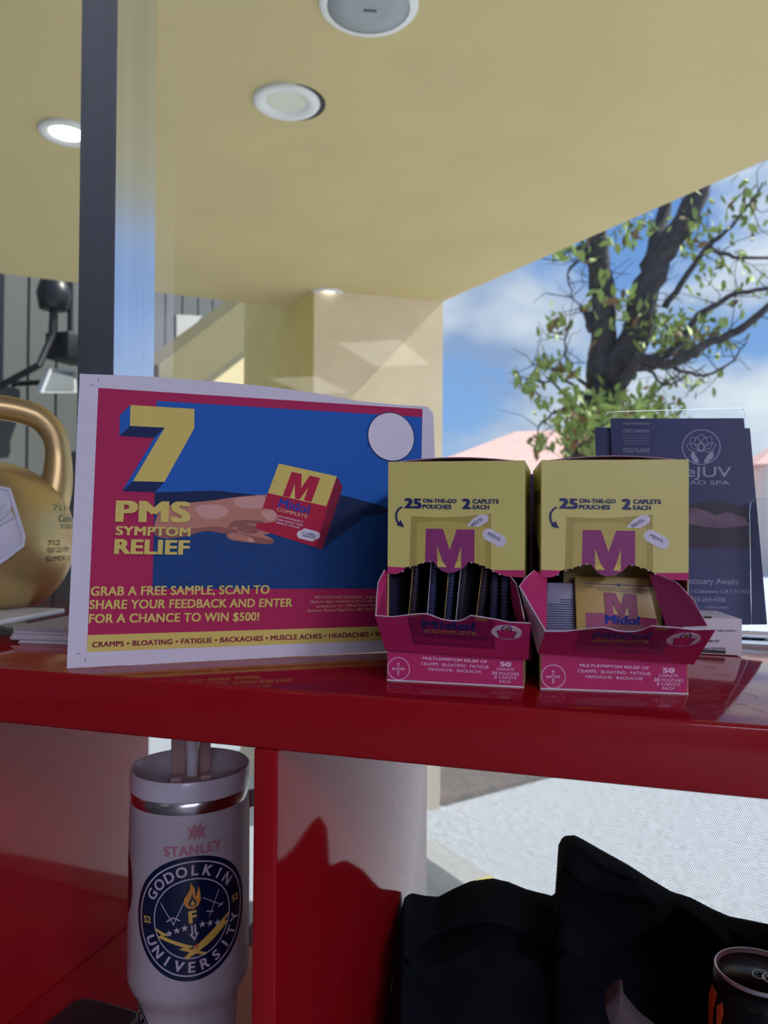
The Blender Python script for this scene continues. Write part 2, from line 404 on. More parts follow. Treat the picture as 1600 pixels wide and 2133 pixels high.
# ------------------------------------------------------------------ houses behind
tile = mat('salmon_roof_tile', sr(236, 190, 178), .9); noisy(tile, 6, .12)
hw = mat('pale_house_wall', sr(215, 205, 200), .9)
def house(x0, x1, y, zw, zr, inset, lab):
    o = thing('house', lab, 'house', ((x0+x1)/2, y, 0), 'houses beyond the tree')
    mb = MB(); mb.box((x0+.4, y+.4, 0), (x1-.4, y+8, zw), hw); mb.build('wall', o)
    mb = MB(); a = [(x0, y, zw), (x1, y, zw), (x1, y+8.4, zw), (x0, y+8.4, zw)]; b = [(x0+inset, y+4.2, zr), (x1-inset, y+4.2, zr)]
    mb.add(a+b, [(0, 1, 5, 4), (1, 2, 5), (2, 3, 4, 5), (3, 0, 4), (3, 2, 1, 0)], tile); mb.build('roof', o)
    for k in range(3):
        mb = MB(); xx = x0+(x1-x0)*(.2+.3*k); mb.box((xx-.5, y+.36, 1), (xx+.5, y+.41, 2.2), mat('dark_pane', (.05, .06, .07), .1)); mb.build('window', o)
house(-8.6, 2.2, 28, 3.1, 5.35, 4.4, 'pale house with a salmon tiled roof behind the tree trunk')
house(4.0, 17, 27, 3.5, 6.2, 3.5, 'pale house with a salmon tiled roof right of the brochure holder')

# ------------------------------------------------------------------ tree
bark = mat('dark_grey_bark', (.055, .052, .06), .9); noisy(bark, 14, .5, .8, 30)
leafm = mat('green_leaves', (.27, .36, .09), .6); noisy(leafm, 1.2, .5, coords='Object')
leafb = mat('brown_leaves', (.2, .12, .05), .7)
lt = leafm.node_tree
def tp(x, y, D):
    d = _f + (x-800)/FOC*_r - (y-1066.5)/FOC*_u
    return EYE+d*D
tb = tp(1212, 960, 9.2)
tree = thing('street_tree', 'sparse tree with dark forked trunk and pale green leaves behind the window', 'tree', (tb.x, tb.y, 0))
def limb(pts, r0, r1, jit=.02):
    q = []
    for i in range(len(pts)-1):
        a, b = V(pts[i]), V(pts[i+1])
        for k in range(4): q.append(a.lerp(b, k/4)+V((random.uniform(-1, 1), random.uniform(-1, 1), random.uniform(-1, 1)))*jit)
    q.append(V(pts[-1])); n_ = len(q)
    return q, [r0+(r1-r0)*i/(n_-1) for i in range(n_)]
mb = MB()
base = [V((tb.x-.05, tb.y, 0)), V((tb.x, tb.y, 1.2)), tb, tp(1225, 880, 9.2), tp(1258, 800, 9.2)]
q, r = limb(base, .26, .17); mb.tube(q, r, bark, 12); mb.build('trunk', tree, smooth=True)
BR = [([(1250, 810, 9.2), (1255, 700, 9.2), (1256, 600, 9.1), (1250, 520, 9.1), (1238, 480, 9.0), (1225, 400, 9)], .16, .09),
      ([(1262, 800, 9.2), (1325, 700, 9.1), (1350, 590, 9.0), (1385, 520, 8.9), (1440, 430, 8.8), (1480, 330, 8.7)], .2, .11),
      ([(1350, 560, 9.0), (1372, 480, 9.2), (1392, 390, 9.3), (1400, 300, 9.3)], .1, .05),
      ([(1235, 600, 9.1), (1228, 540, 9.3), (1212, 500, 9.4)], .06, .02),
      ([(1285, 800, 9.2), (1310, 750, 9.0), (1380, 745, 8.8), (1440, 730, 8.7)], .07, .03),
      ([(1250, 870, 9.2), (1330, 745, 8.6), (1400, 760, 8.2), (1470, 720, 8), (1540, 690, 7.8), (1610, 630, 7.6)], .07, .035),
      ([(1290, 765, 9), (1380, 760, 8.6), (1460, 655, 8.3), (1540, 610, 8.2), (1620, 595, 8.1)], .05, .02),
      ([(1385, 640, 9), (1430, 570, 8.8), (1470, 515, 8.7), (1530, 535, 8.6), (1620, 545, 8.5)], .04, .015),
      ([(1470, 515, 8.7), (1530, 470, 8.6), (1590, 380, 8.5)], .025, .01),
      ([(1232, 690, 9.2), (1222, 650, 9.3), (1215, 640, 9.3)], .07, .04),
      ([(1240, 820, 9.2), (1190, 780, 9.0), (1175, 740, 8.9), (1185, 680, 8.8)], .025, .008),
      ([(1225, 530, 9.1), (1180, 560, 9.2), (1190, 620, 9.3)], .02, .006),
      ([(1240, 500, 9.1), (1190, 520, 9.2), (1150, 545, 9.3)], .02, .006),
      ([(1400, 770, 8.2), (1470, 780, 8.1), (1520, 760, 8.0), (1560, 700, 8.0)], .02, .006),
      ([(1330, 760, 8.6), (1385, 800, 8.4), (1420, 790, 8.4), (1470, 760, 8.4)], .02, .006),
      ([(1230, 830, 9.2), (1150, 770, 9.1), (1110, 760, 9.1)], .02, .006),
      ([(1215, 900, 9.2), (1160, 800, 9.1), (1100, 790, 9.0), (1080, 810, 9.0)], .02, .006),
      ([(1225, 870, 9.2), (1170, 850, 9.0), (1125, 880, 9.0), (1120, 930, 9.0)], .02, .006)]
tips = []
for pts, r0, r1 in BR:
    pp = [tp(*w) for w in pts]; q, r = limb(pp, r0, r1, .025)
    mb = MB(); mb.tube(q, r, bark, 8); mb.build('branch', tree, smooth=True)
    tips += q[len(q)//3:]
mb = MB()
for k in range(170):
    a = random.choice(tips); d = V((random.uniform(-1, 1), random.uniform(-.6, .6), random.uniform(-.6, 1))).normalized()
    ln = random.uniform(.2, .6); mid = a+d*ln*.5+V((random.uniform(-.1, .1), 0, random.uniform(-.1, .1)))
    mb.tube([a, mid, a+d*ln], [.008, .005, .003], bark, 4)
mb.build('twigs', tree)
def leaf(mb, p, s, m):
    e = Euler((random.uniform(0, 6), random.uniform(0, 6), random.uniform(0, 6))).to_matrix()
    pts = [(-.5, 0, 0), (-.15, .22, .04), (.2, .2, .03), (.55, 0, -.06), (.2, -.2, .03), (-.15, -.22, .04)]
    mb.add([p+e @ V(q)*s for q in pts], [(0, 1, 2, 3), (0, 3, 4, 5)], m)
mb = MB(); mbb = MB()
CL = [(1205, 880, 50, 60, 190), (1270, 850, 60, 40, 120), (1230, 920, 40, 35, 110), (1330, 850, 60, 35, 90), (1375, 690, 70, 50, 110), (1430, 700, 60, 50, 80), (1160, 680, 30, 30, 26), (1170, 770, 35, 30, 34),
      (1100, 800, 30, 20, 22), (1120, 830, 18, 25, 12), (1135, 760, 30, 20, 14), (1200, 520, 40, 25, 34), (1300, 490, 50, 25, 26), (1340, 470, 50, 40, 24), (1440, 480, 40, 40, 40), (1420, 380, 50, 40, 30),
      (1500, 560, 90, 60, 46), (1560, 430, 50, 60, 38), (1590, 620, 40, 50, 20), (1130, 920, 30, 35, 20), (1240, 620, 30, 60, 20), (1310, 640, 40, 40, 26), (1420, 800, 50, 20, 16), (1500, 700, 70, 40, 20), (1380, 860, 50, 40, 40)]
for cx, cy, sx, sy, k in CL:
    for _ in range(int(k*1.45)):
        p = tp(random.gauss(cx, sx*.55), random.gauss(cy, sy*.55), random.gauss(9.0, .5))
        if random.random() < .14: leaf(mbb, p, random.uniform(.08, .16), leafb)
        else: leaf(mb, p, random.uniform(.07, .17), leafm)
fo = mb.build('foliage', tree); fo['kind'] = 'stuff'
fo = mbb.build('withered_foliage', tree); fo['kind'] = 'stuff'; fo['label'] = 'brown withered leaves'

# ------------------------------------------------------------------ kerb stop outside
conc = mat('pale_concrete', (.5, .5, .5), .9); noisy(conc, 20, .15)
a = px(940, 1795, 2, .1); b = px(1015, 1845, 2, .1)
o = thing('wheel_stop', 'long pale concrete kerb lying on the asphalt beyond the film', 'kerb', ((a.x+b.x)/2, (a.y+b.y)/2, 0))
d = (b-a).normalized(); nn = V((-d.y, d.x, 0)); a2 = a-d*.25
pr = [(-.09, 0), (-.07, .1), (.07, .1), (.09, 0)]
mb = MB(); A_ = [V((a2.x, a2.y, 0))+nn*q+V((0, 0, z)) for q, z in pr]; mb.prism(A_, V((b.x-a2.x, b.y-a2.y, 0)), conc); mb.build('kerb_body', o)
mb = MB(); e = b-d*.06; mb.prism([V((e.x, e.y, .1))+nn*-.06, V((e.x, e.y, .1))+nn*.06, V((e.x, e.y, .1))+nn*.06+d*.05, V((e.x, e.y, .1))+nn*-.06+d*.05], (0, 0, .003), mat('yellow_paint', (.75, .6, .05), .6)); mb.build('paint_mark', o)

# ------------------------------------------------------------------ red shelf unit
TZ = 1.47; FY = .4411; BYY = FY+.39; XR = -.2034; TH = .038; BZ = TZ-TH-.335
o = thing('shelf_unit', 'glossy red cube shelf unit standing against the window', 'shelf unit', (-.2, FY+.2, 0))
XL0, XR0 = XR-.351*2-.016-.022, XR+.36+.038
mb = MB(); mb.box((XL0, FY, TZ-TH), (XR0, BYY, TZ), red); mb.build('top_panel', o, bevel=.0022)
for x0 in (XR-.016, XR-.351-.016, XR+.36-.016+.016):
    for zz in range(4):
        z1 = TZ-TH-.351*zz; mb = MB(); mb.box((x0, FY+.0005, z1-.335), (x0+.016, BYY, z1), red); mb.build('divider', o, bevel=.0012)
for zz in range(4):
    z1 = BZ-.351*zz; mb = MB(); mb.box((XL0+.038, FY+.0008, z1-(.016 if zz < 3 else TH)), (XR0-.016, BYY, z1), red); mb.build('shelf_board', o, bevel=.0012)
for x0 in (XL0, ):
    mb = MB(); mb.box((x0, FY, .006), (x0+.038, BYY, TZ-TH), red); mb.build('side_panel', o, bevel=.002)

# scuffs on the right end of the top
scf = mat('pale_scuff', (.42, .22, .26), .5); mb = MB(); tp_ = PL((0, 0, TZ+.00012), (1, 0, 0), (0, 1, 0))
for x0_, y0_, x1_, y1_ in [(1462, 1432, 1500, 1440), (1478, 1446, 1530, 1450), (1500, 1420, 1556, 1432), (1472, 1470, 1498, 1474), (1510, 1462, 1560, 1470), (1535, 1440, 1580, 1452), (1484, 1484, 1502, 1482), (1548, 1496, 1566, 1500), (1440, 1440, 1462, 1436), (1508, 1478, 1520, 1484), (1566, 1476, 1592, 1484)]:
    a = px(x0_, y0_, 2, TZ+.00012); b = px(x1_, y1_, 2, TZ+.00012); m_ = a.lerp(b, .5)+V((.0015, .001, 0))
    dec(mb, tp_, stroke([(a.x, a.y), (m_.x, m_.y), (b.x, b.y)], .0005), scf, 0)
su = [q for q in bpy.data.objects if q.name == 'shelf_unit'][0]; mb.build('scuff_marks', su)

# ------------------------------------------------------------------ printed colours
magenta = mat('print_magenta', sr(190, 40, 92), .6, spec=.2); yellow = mat('print_yellow', sr(232, 212, 112), .6, spec=.2)
blue = mat('print_blue', sr(34, 104, 192), .6, spec=.2); navy = mat('print_navy', sr(26, 44, 92), .6, spec=.2); blue2 = mat('print_deep_blue', sr(24, 72, 132), .6, spec=.2)
noisy(blue2, 90, .12, stretch=(1, 1, 4))
shadow_b = mat('print_dark_navy', sr(20, 44, 84), .6, spec=.2)
paper = mat('white_paper', (.80, .78, .84), .7, spec=.2); ink = mat('print_black', (.02, .02, .03), .5); tiny = mat('print_pale_yellow', sr(222, 180, 140), .5)
skin = mat('print_skin', sr(196, 122, 96), .5); skin_l = mat('print_skin_light', sr(216, 158, 140), .5); skin_d = mat('print_skin_dark', sr(150, 74, 58), .5)
crim = mat('print_crimson', sr(196, 34, 70), .6, spec=.2); crim_d = mat('print_dark_crimson', sr(140, 26, 60), .6, spec=.2)
ROY = mat('print_royal_blue', sr(40, 70, 170), .6, spec=.2); prw = mat('print_white', (.8, .78, .84), .45)

# ------------------------------------------------------------------ poster
A = V((-.3687, .4531, TZ+.0004)); e1 = V((.80264, .59646, 0)); n0 = V((-e1.y, e1.x, 0)); th = math.radians(6)
PO = PL(A, e1, V((0, 0, 1))*math.cos(th)+n0*math.sin(th))
def Z1(x, y): return PO.at(130+.49375*x, 760+.49375*y)
def Z3(x, y): return PO.at(130+.25*x, 770+.25*y)
def Q(x, y): return PO.at(x, y)
mb = MB()
# sheet: flat middle, margins along the top and right curling back
cols = [Q(139, 1393)[0]-0, .03, .06, .10, .14, .18, .22, .255, .272, .280, .2855]
def edge(u):   # top edge of the sheet
    tab = [(166, 778), (320, 784), (460, 795), (545, 803), (620, 812), (670, 820), (740, 834), (800, 841), (896, 846), (906, 856)]
    for i in range(len(tab)-1):
        a, b = Q(*tab[i]), Q(*tab[i+1])
        if u <= b[0] or i == len(tab)-2: return a[1]+(b[1]-a[1])*min(1, max(0, (u-a[0])/(b[0]-a[0])))
rows = [0, .03, .06, .09, .12, .15, .175, .19]
lx = lambda v: .0053*v/.21
grid = []
for j, v in enumerate(rows+[1, 2]):
    for u in cols:
        uu = max(u, lx(v if v < .9 else .21)) if u == cols[0] else u
        t = edge(uu)
        vv = v if v < .9 else (.19+(t-.19)*.6 if v == 1 else t)
        k = 0
        if v == 2: k = -.0006-.004*max(0, uu-.12)
        if uu > .275: k -= (uu-.275)*.35
        grid.append(PO.P(uu, min(vv, t), k))
nc = len(cols)
mb.add(grid, [(j*nc+i, j*nc+i+1, (j+1)*nc+i+1, (j+1)*nc+i) for j in range(len(rows)+1) for i in range(nc-1)], paper)
K = .00012
dec(mb, PO, [Q(205, 808), Q(880, 852), Q(872, 1331), Q(181, 1358)][::-1], magenta, K)
dec(mb, PO, [Z1(108, 1140), Q(873, 1302), Q(872, 1331), Q(181, 1358)][::-1], yellow, 2*K)
dec(mb, PO, [Q(326, 835), Q(879, 869), Q(875, 1226), Q(317.6, 1226.6)][::-1], blue, 2*K)
dec(mb, PO, [Q(322, 1026), Q(450, 1022), Q(560, 1034), Q(700, 1052), Q(800, 1062), Q(877, 1085), Q(875, 1226), Q(317.6, 1226.6)][::-1], blue2, 3*K)
dec(mb, PO, [Q(322, 1026), Q(450, 1022), Q(540, 1032), Q(520, 1060), Q(400, 1052), Q(322, 1058)][::-1], shadow_b, 4*K)
dec(mb, PO, [Q(706, 1030), Q(790, 1052), Q(826, 1066), Q(760, 1075), Q(676, 1142), Q(640, 1120)][::-1], shadow_b, 4*K)
# the seven
dec(mb, PO, [Z3(*p) for p in [(568, 296), (480, 378), (475, 553), (562, 470)]], blue, 4*K)
dec(mb, PO, [Z3(*p) for p in [(562, 470), (475, 553), (765, 570), (852, 484)]], navy, 4*K)
dec(mb, PO, [Z3(*p) for p in [(852, 484), (765, 570), (498, 1013), (588, 930)]], blue, 4*K)
dec(mb, PO, [Z3(*p) for p in [(588, 930), (498, 1013), (770, 1022), (850, 936)]], navy, 4*K)
dec(mb, PO, [Z3(*p) for p in [(568, 296), (562, 470), (852, 484), (588, 930), (850, 936), (1098, 490), (1100, 328)]], yellow, 5*K)
# arm, hand and the carton it holds
def smooth_loop(pts, n_=4):
    out = []; m_ = len(pts)
    for i in range(m_):
        a, b, c_, d_ = [V(pts[(i+j) % m_]) for j in (-1, 0, 1, 2)]
        for k in range(n_):
            t = k/n_; out.append(tuple(.5*(2*b+(c_-a)*t+(2*a-5*b+4*c_-d_)*t*t+(3*b-a-3*c_+d_)*t**3)))
    return out
def pz(pts, m, k): dec(mb, PO, [Z1(*p) for p in (smooth_loop(pts) if m in (skin, skin_l, skin_d) else pts)][::-1], m, k*K)
pz([(395, 648), (430, 600), (470, 590), (560, 580), (640, 572), (720, 560), (800, 552), (850, 550), (880, 560), (880, 700), (850, 715), (890, 738), (875, 756), (800, 752), (735, 744), (700, 735), (688, 712), (600, 702), (500, 728), (395, 722)], skin, 5)
pz([(396, 692), (470, 694), (560, 690), (640, 682), (700, 690), (745, 700), (688, 712), (600, 702), (500, 728), (396, 721)], skin_d, 6)
pz([(690, 712), (720, 704), (800, 722), (860, 735), (890, 738), (875, 756), (800, 752), (735, 744), (700, 735)], skin_d, 6)
pz([(700, 712), (740, 712), (800, 730), (806, 748), (740, 740), (704, 730)], skin, 7)
pz([(780, 732), (800, 734), (806, 748), (786, 746)], skin_l, 8)
pz([(740, 672), (812, 680), (830, 700), (800, 714), (745, 700)], skin_d, 6)
pz([(720, 566), (800, 556), (850, 555), (848, 602), (790, 606), (745, 600)], skin_l, 6)
pz([(560, 600), (650, 590), (700, 612), (680, 640), (600, 650)], skin_l, 6)
pz([(912, 417), (1157, 471), (1068, 770), (812, 690)], crim, 7)
pz([(912, 417), (1157, 471), (1112, 597), (866, 541)], yellow, 8)
pz([(1157, 471), (1182, 515), (1095, 780), (1068, 770)], crim_d, 7)
MG = [(0, 0), (0, 1), (.35, 1), (.5, .46), (.63, 1), (1, 1), (1, 0), (.73, 0), (.73, .55), (.585, 0), (.43, 0), (.245, .55), (.25, 0)]
def warp(pts, tl, tr, bl): tl, tr, bl = V(tl), V(tr), V(bl); return [tuple(bl+(tr-tl)*a+(tl-bl)*b) for a, b in pts]
dec(mb, PO, warp(MG, Z1(966, 452), Z1(1086, 478), Z1(928, 554))[::-1], crim, 9*K)
txt(mb, PO, 'Midol', Z1(918, 562), Z1(1046, 592), Z1(908, 600), ROY, 9*K, .03)
txt(mb, PO, 'COMPLETE', Z1(906, 602), Z1(1034, 634), Z1(902, 616), tiny, 9*K, .02)
for s, a, b, c in [('MULTI-SYMPTOM RELIEF OF', (905, 634), (1015, 660), (903, 641)), ('CRAMPS · BLOATING · FATIGUE', (905, 648), (1015, 674), (903, 656)), ('HEADACHE · BACKACHE', (902, 661), (1000, 684), (900, 668))]:
    txt(mb, PO, s, Z1(*a), Z1(*b), Z1(*c), prw, 9*K, .01)
for c in ((1028, 722), (1046, 714)):
    q = Z1(*c); dec(mb, PO, capsule(q, .0045, .0032, -.25), prw, 9*K)
for c in ((1026, 724), (1049, 714)):
    txt(mb, PO, 'MIDOL', Z1(c[0]-14, c[1]-5), Z1(c[0]+12, c[1]), Z1(c[0]-15, c[1]), ROY, 10*K, .01)
pz([(690, 640), (760, 612), (830, 606), (880, 610), (903, 628), (906, 650), (890, 664), (840, 668), (770, 668), (700, 690)], skin, 11)
pz([(838, 622), (880, 614), (900, 630), (896, 652), (866, 658)], skin_l, 12)
pz([(720, 660), (770, 655), (840, 660), (838, 668), (770, 670), (700, 690)], skin_d, 12)
# lettering
def tz(s, a, b, c, m, k=6, bold=.03): txt(mb, PO, s, Z1(*a), Z1(*b), Z1(*c), m, k*K, bold)
tz('PMS', (226, 572), (541, 578), (222, 664), yellow, 13, .05)
tz('SYMPTOM', (226, 680), (541, 687), (223, 719), yellow, 13, .04)
tz('RELIEF', (221, 735), (538, 741), (217, 798), yellow, 13, .05)
tz('GRAB A FREE SAMPLE, SCAN TO', (121, 935), (874, 929), (118, 981), yellow)
tz('SHARE YOUR FEEDBACK AND ENTER', (116, 992), (971, 985), (112, 1031), yellow)
tz('FOR A CHANCE TO WIN $500!', (114, 1051), (831, 1043), (110, 1096), yellow)
tz('CRAMPS • BLOATING • FATIGUE • BACKACHES • MUSCLE ACHES • HEADACHES • WAT', (126, 1169), (1384, 1123), (125, 1192), crim_d, 6, .03)
for s, a, b in [('NO PURCHASE NECESSARY. Begins', (1065, 974), (1322, 973)), ('Open to legal residents of 50 US and DC', (1042, 992), (1336, 989)), ('prohibited. For Official Rules visit', (1072, 1012), (1322, 1006)), ('Sponsor: Recess Digital Inc, 2041 East St', (1033, 1030), (1326, 1023))]:
    tz(s, a, b, (a[0]-1, a[1]+16), tiny, 6, .004)
cq = Q(814.5, 910)
dec(mb, PO, ell(cq, .0208, .0208, 40), navy, 6*K); dec(mb, PO, ell(cq, .0200, .0200, 40), prw, 7*K)
for a, b in [((205, 787), (204, 796)), ((187, 802), (195, 803)), ((160, 1362), (168, 1361)), ((178, 1369), (177, 1378))]:
    dec(mb, PO, stroke([Q(*a), Q(*b)], .0004), ink, 2*K)
po = mb.build('poster'); tag(po, 'white-bordered magenta and blue paper poster reading 7 PMS SYMPTOM RELIEF standing on the red shelf', 'poster')

# ------------------------------------------------------------------ dispenser boxes
byel = mat('box_yellow', sr(226, 217, 124), .38); noisy(byel, 2, .02)
bmag = mat('box_magenta', sr(200, 52, 112), .5, spec=.3); bmagd = mat('box_deep_magenta', sr(160, 36, 92), .36)
bmagi = mat('box_inner_plum', sr(140, 34, 84), .5); mlet = mat('box_letter_purple', sr(152, 54, 116), .45); bnavy = mat('box_navy', sr(34, 44, 104), .38)
card = mat('white_card', (.78, .75, .78), .7); pch = mat('pouch_yellow', sr(206, 190, 98), .4); pch2 = mat('pouch_shade', sr(186, 168, 84), .4)
pill = mat('pill_white', (.8, .77, .84), .35); pale = mat('print_pale_pink', sr(244, 206, 228), .5); oval = mat('oval_white', (.72, .68, .75), .45)
dark_in = mat('box_inner_shade', sr(52, 52, 78), .6); olive = mat('print_olive', sr(150, 110, 60), .45)
flapsh = mat('flap_print_plum', sr(140, 34, 84), .36); flapl = mat('flap_print_line', sr(96, 26, 72), .4)
lidm = mat('box_lid_inside', sr(196, 150, 160), .6)
LBP = PL((-.1465, .4864, TZ+.0004), (.99699, .07758, 0), (0, 0, 1))
RBP = PL((-.0485, .4923, TZ+.0004), (.98734, .15863, 0), (0, 0, 1))
BW, BH, BD = .088, .1425, .105
def L1(x, y): return LBP.at(760+.25*x, 930+.25*y)        # zoomed upper front of the left box
def L4(x, y): return LBP.at(780+.2125*x, 1150+.2125*y)   # zoomed lower front of the left box
k0 = .00012
ARC = [(158, 1060), (270, 1062), (320, 1040), (380, 1010), (430, 990), (490, 970), (545, 958), (575, 958), (600, 1000), (645, 1038), (700, 1056), (760, 1046), (815, 1018), (848, 985), (868, 963), (890, 968), (960, 988), (1015, 1010), (1070, 1040), (1125, 1065), (1190, 1085), (1308, 1092)]
def upper_front(B, parent):
    mb = MB(); pl = B
    arc = [L1(*p) for p in ARC]; arc[0] = (0, arc[0][1]); arc[-1] = (BW, arc[-1][1])
    zb = (L1(158, 1000)[1], L1(1308, 1030)[1])
    # yellow and pink card, cut along the torn perforation
    mb.poly([pl.P(0, BH), pl.P(0, zb[0]), pl.P(BW, zb[1]), pl.P(BW, BH)], byel)
    low = [(0, zb[0])]+arc+[(BW, zb[1])]
    # pink strip pieces left and right of the opening
    i0 = 2; i1 = len(arc)-2
    mb.poly([pl.P(*p, k0) for p in [(0, zb[0]), arc[0], arc[1], L1(330, 1008)]], bmag)
    mb.poly([pl.P(*p, k0) for p in [L1(1060, 1024), arc[-2], arc[-1], (BW, zb[1])]], bmag)
    return mb, arc, zb
def box(B, parent, fl, gl_, gr_):
    """walls, printed front, flap with its gussets"""
    pl = B
    zA = [L1(*p) for p in ARC]; zA[0] = (0, zA[0][1]); zA[-1] = (BW, zA[-1][1])
    zb = (L1(158, 1000)[1], L1(1308, 1030)[1]); hz = L4(0, 960)[1]*.5+L4(1500, 1060)[1]*.5
    # walls behind the front
    mb = MB(); t = .0006
    mb.prism([pl.P(0, 0, 0), pl.P(0, 0, -BD), pl.P(0, BH, -BD), pl.P(0, BH, 0)], pl.e1*t, byel)
    mb.prism([pl.P(BW-t, 0, 0), pl.P(BW-t, 0, -BD), pl.P(BW-t, BH, -BD), pl.P(BW-t, BH, 0)], pl.e1*t, byel)
    mb.prism([pl.P(0, 0, -BD), pl.P(BW, 0, -BD), pl.P(BW, BH, -BD), pl.P(0, BH, -BD)], pl.n*t, bmag)
    mb.prism([pl.P(0, 0, 0), pl.P(BW, 0, 0), pl.P(BW, 0, -BD), pl.P(0, 0, -BD)], pl.e2*t, card)
    # navy foot of the left side with the count printed on it
    dec(mb, PL(pl.P(0, 0, -BD), -pl.n*-1, pl.e2), [(0, 0), (BD-.012, 0), (BD-.016, BH*.6), (0, BH*.72)], bnavy, .0002)
    txt(mb, PL(pl.P(0, 0, -BD), pl.n, pl.e2), '25 POUCHES', (.04, .125), (.094, .125), (.04, .115), bnavy, .0003, .03)
    # inner lining, left and back coloured dark for the shade inside
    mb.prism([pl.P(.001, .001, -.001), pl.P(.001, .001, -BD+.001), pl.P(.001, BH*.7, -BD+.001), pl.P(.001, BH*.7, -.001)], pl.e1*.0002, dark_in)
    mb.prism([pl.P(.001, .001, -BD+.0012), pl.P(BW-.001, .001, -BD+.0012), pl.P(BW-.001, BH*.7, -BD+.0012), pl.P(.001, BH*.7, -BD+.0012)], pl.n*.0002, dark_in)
    mb.prism([pl.P(BW-.0012, .001, -.001), pl.P(BW-.0012, .001, -BD+.001), pl.P(BW-.0012, BH*.7, -BD+.001), pl.P(BW-.0012, BH*.7, -.001)], pl.e1*.0002, bmagd)
    mb.build('carton_walls', parent)
    # lid slightly bulged
    mb = MB(); n_ = 10; vs = []
    for j in range(5):
        for i in range(n_+1):
            u = i/n_; w = j/4
            h = .0036*math.sin(PI*u)*(1-.3*abs(w-.5))
            vs.append(pl.P(.001+(BW-.003)*u, BH-.0006+h, -.0008-(BD-.001)*w))
    mb.add(vs, [(j*(n_+1)+i, j*(n_+1)+i+1, (j+1)*(n_+1)+i+1, (j+1)*(n_+1)+i) for j in range(4) for i in range(n_)], lidm)
    mb.build('lid', parent, smooth=True, solid=.0006)
    # upper front with torn lower edge
    mb = MB()
    mb.poly([pl.P(u, v) for u, v in [(0, BH), (BW, BH)]+[(BW, zb[1])]+[L1(1060, 1030), L1(1000, 998), L1(930, 975), L1(868, 961), L1(575, 956), L1(490, 965), L1(430, 985), L1(340, 1008)]+[(0, zb[0])]][::-1], byel)
    mb.poly([pl.P(*p) for p in [(0, zb[0]), zA[0], zA[1], zA[2], L1(340, 1008)]], bmag)
    mb.poly([pl.P(*p) for p in [(BW, zb[1]), L1(1060, 1030), zA[-4], zA[-3], zA[-2], zA[-1]]], bmag)
    tabp = [L1(*p) for p in ARC[7:15]]
    mb.poly([pl.P(*p) for p in [L1(575, 956)]+tabp+[L1(868, 961)]], mlet)
    D = lambda pts, m, k: dec(mb, pl, [L1(*p) for p in pts][::-1], m, k*k0)
    # pictured pouch
    D([(386, 580), (600, 590), (760, 588), (1052, 560), (1054, 1026), (1000, 998), (930, 975), (868, 962), (575, 957), (490, 967), (430, 987), (372, 1005)], pch2, 1)
    D([(436, 630), (620, 622), (760, 625), (1002, 668), (1002, 998), (930, 974), (868, 961), (575, 956), (490, 966), (432, 985)], pch, 2)
    D([(510, 684), (652, 686), (708, 862), (768, 690), (915, 692), (913, 972), (868, 961), (803, 961), (805, 830), (765, 961), (650, 961), (603, 828), (605, 957), (575, 956), (503, 964)], mlet, 3)
    D([(605, 957), (650, 961), (682, 1005), (610, 1004), (605, 985)], yellow, 3); D([(803, 961), (765, 961), (745, 1008), (800, 1012), (803, 985)], yellow, 3)
    # capsules
    D([(848, 664), (905, 600), (960, 568), (1010, 566), (1033, 590), (1025, 625), (985, 652), (950, 668)], pill, 3)
    c1 = L1(1080, 760); a1 = L1(1000, 715); b1 = L1(1160, 805)
    rot = math.atan2(b1[1]-a1[1], b1[0]-a1[0]); dec(mb, pl, capsule(c1, .0042, .0038, rot), pill, 3*k0)
    T = lambda s, a, b, c, m, bold=.012: txt(mb, pl, s, L1(*a), L1(*b), L1(*c), m, 4*k0, bold)
    T('MIDOL', (882, 648), (972, 586), (900, 672), bnavy, .004); T('MIDOL', (1034, 712), (1142, 765), (1024, 738), bnavy, .004)
    T('25', (332, 430), (474, 434), (332, 514), bnavy, .06); T('ON-THE-GO', (487, 434), (766, 438), (486, 468), bnavy, .035); T('POUCHES', (484, 482), (722, 485), (484, 518), bnavy, .035)
    T('2', (812, 434), (884, 436), (812, 520), bnavy, .06); T('CAPLETS', (901, 438), (1117, 440), (901, 474), bnavy, .035); T('EACH', (901, 486), (1037, 488), (901, 522), bnavy, .035)
    arr = [(312, 504), (285, 520), (266, 550), (262, 585), (270, 620), (288, 648)]
    dec(mb, pl, stroke([L1(*p) for p in arr], .0013), bnavy, 4*k0)
    D([(300, 612), (330, 672), (268, 656)], bnavy, 4)
    for p in ARC[2:7]+ARC[15:20]:
        q = L1(*p); dec(mb, pl, ell(q, .0005, .00045, 8), card, 5*k0)
    uf = mb.build('front_panel', parent, solid=.0004)
    # lower front band
    mb = MB(); D4 = lambda s, a, b, c, m, bold=.012: txt(mb, pl, s, L4(*a), L4(*b), L4(*c), m, 2*k0, bold)
    mb.poly([pl.P(*p) for p in [(0, .0006), (BW, .0006), (BW, hz+.004), (0, hz+.004)]], bmag)
    mb.prism([pl.P(*p, .0003) for p in [(0, -.0002), (BW, -.0002), (BW, .0008), (0, .0008)]], pl.n*-.0006, card)
    D4('MULTI-SYMPTOM RELIEF OF', (476, 1024), (1106, 1060), (474, 1052), pale, .03); D4('CRAMPS · BLOATING · FATIGUE', (458, 1076), (1122, 1112), (456, 1106), pale); D4('HEADACHE · BACKACHE', (528, 1130), (1048, 1160), (528, 1158), pale)
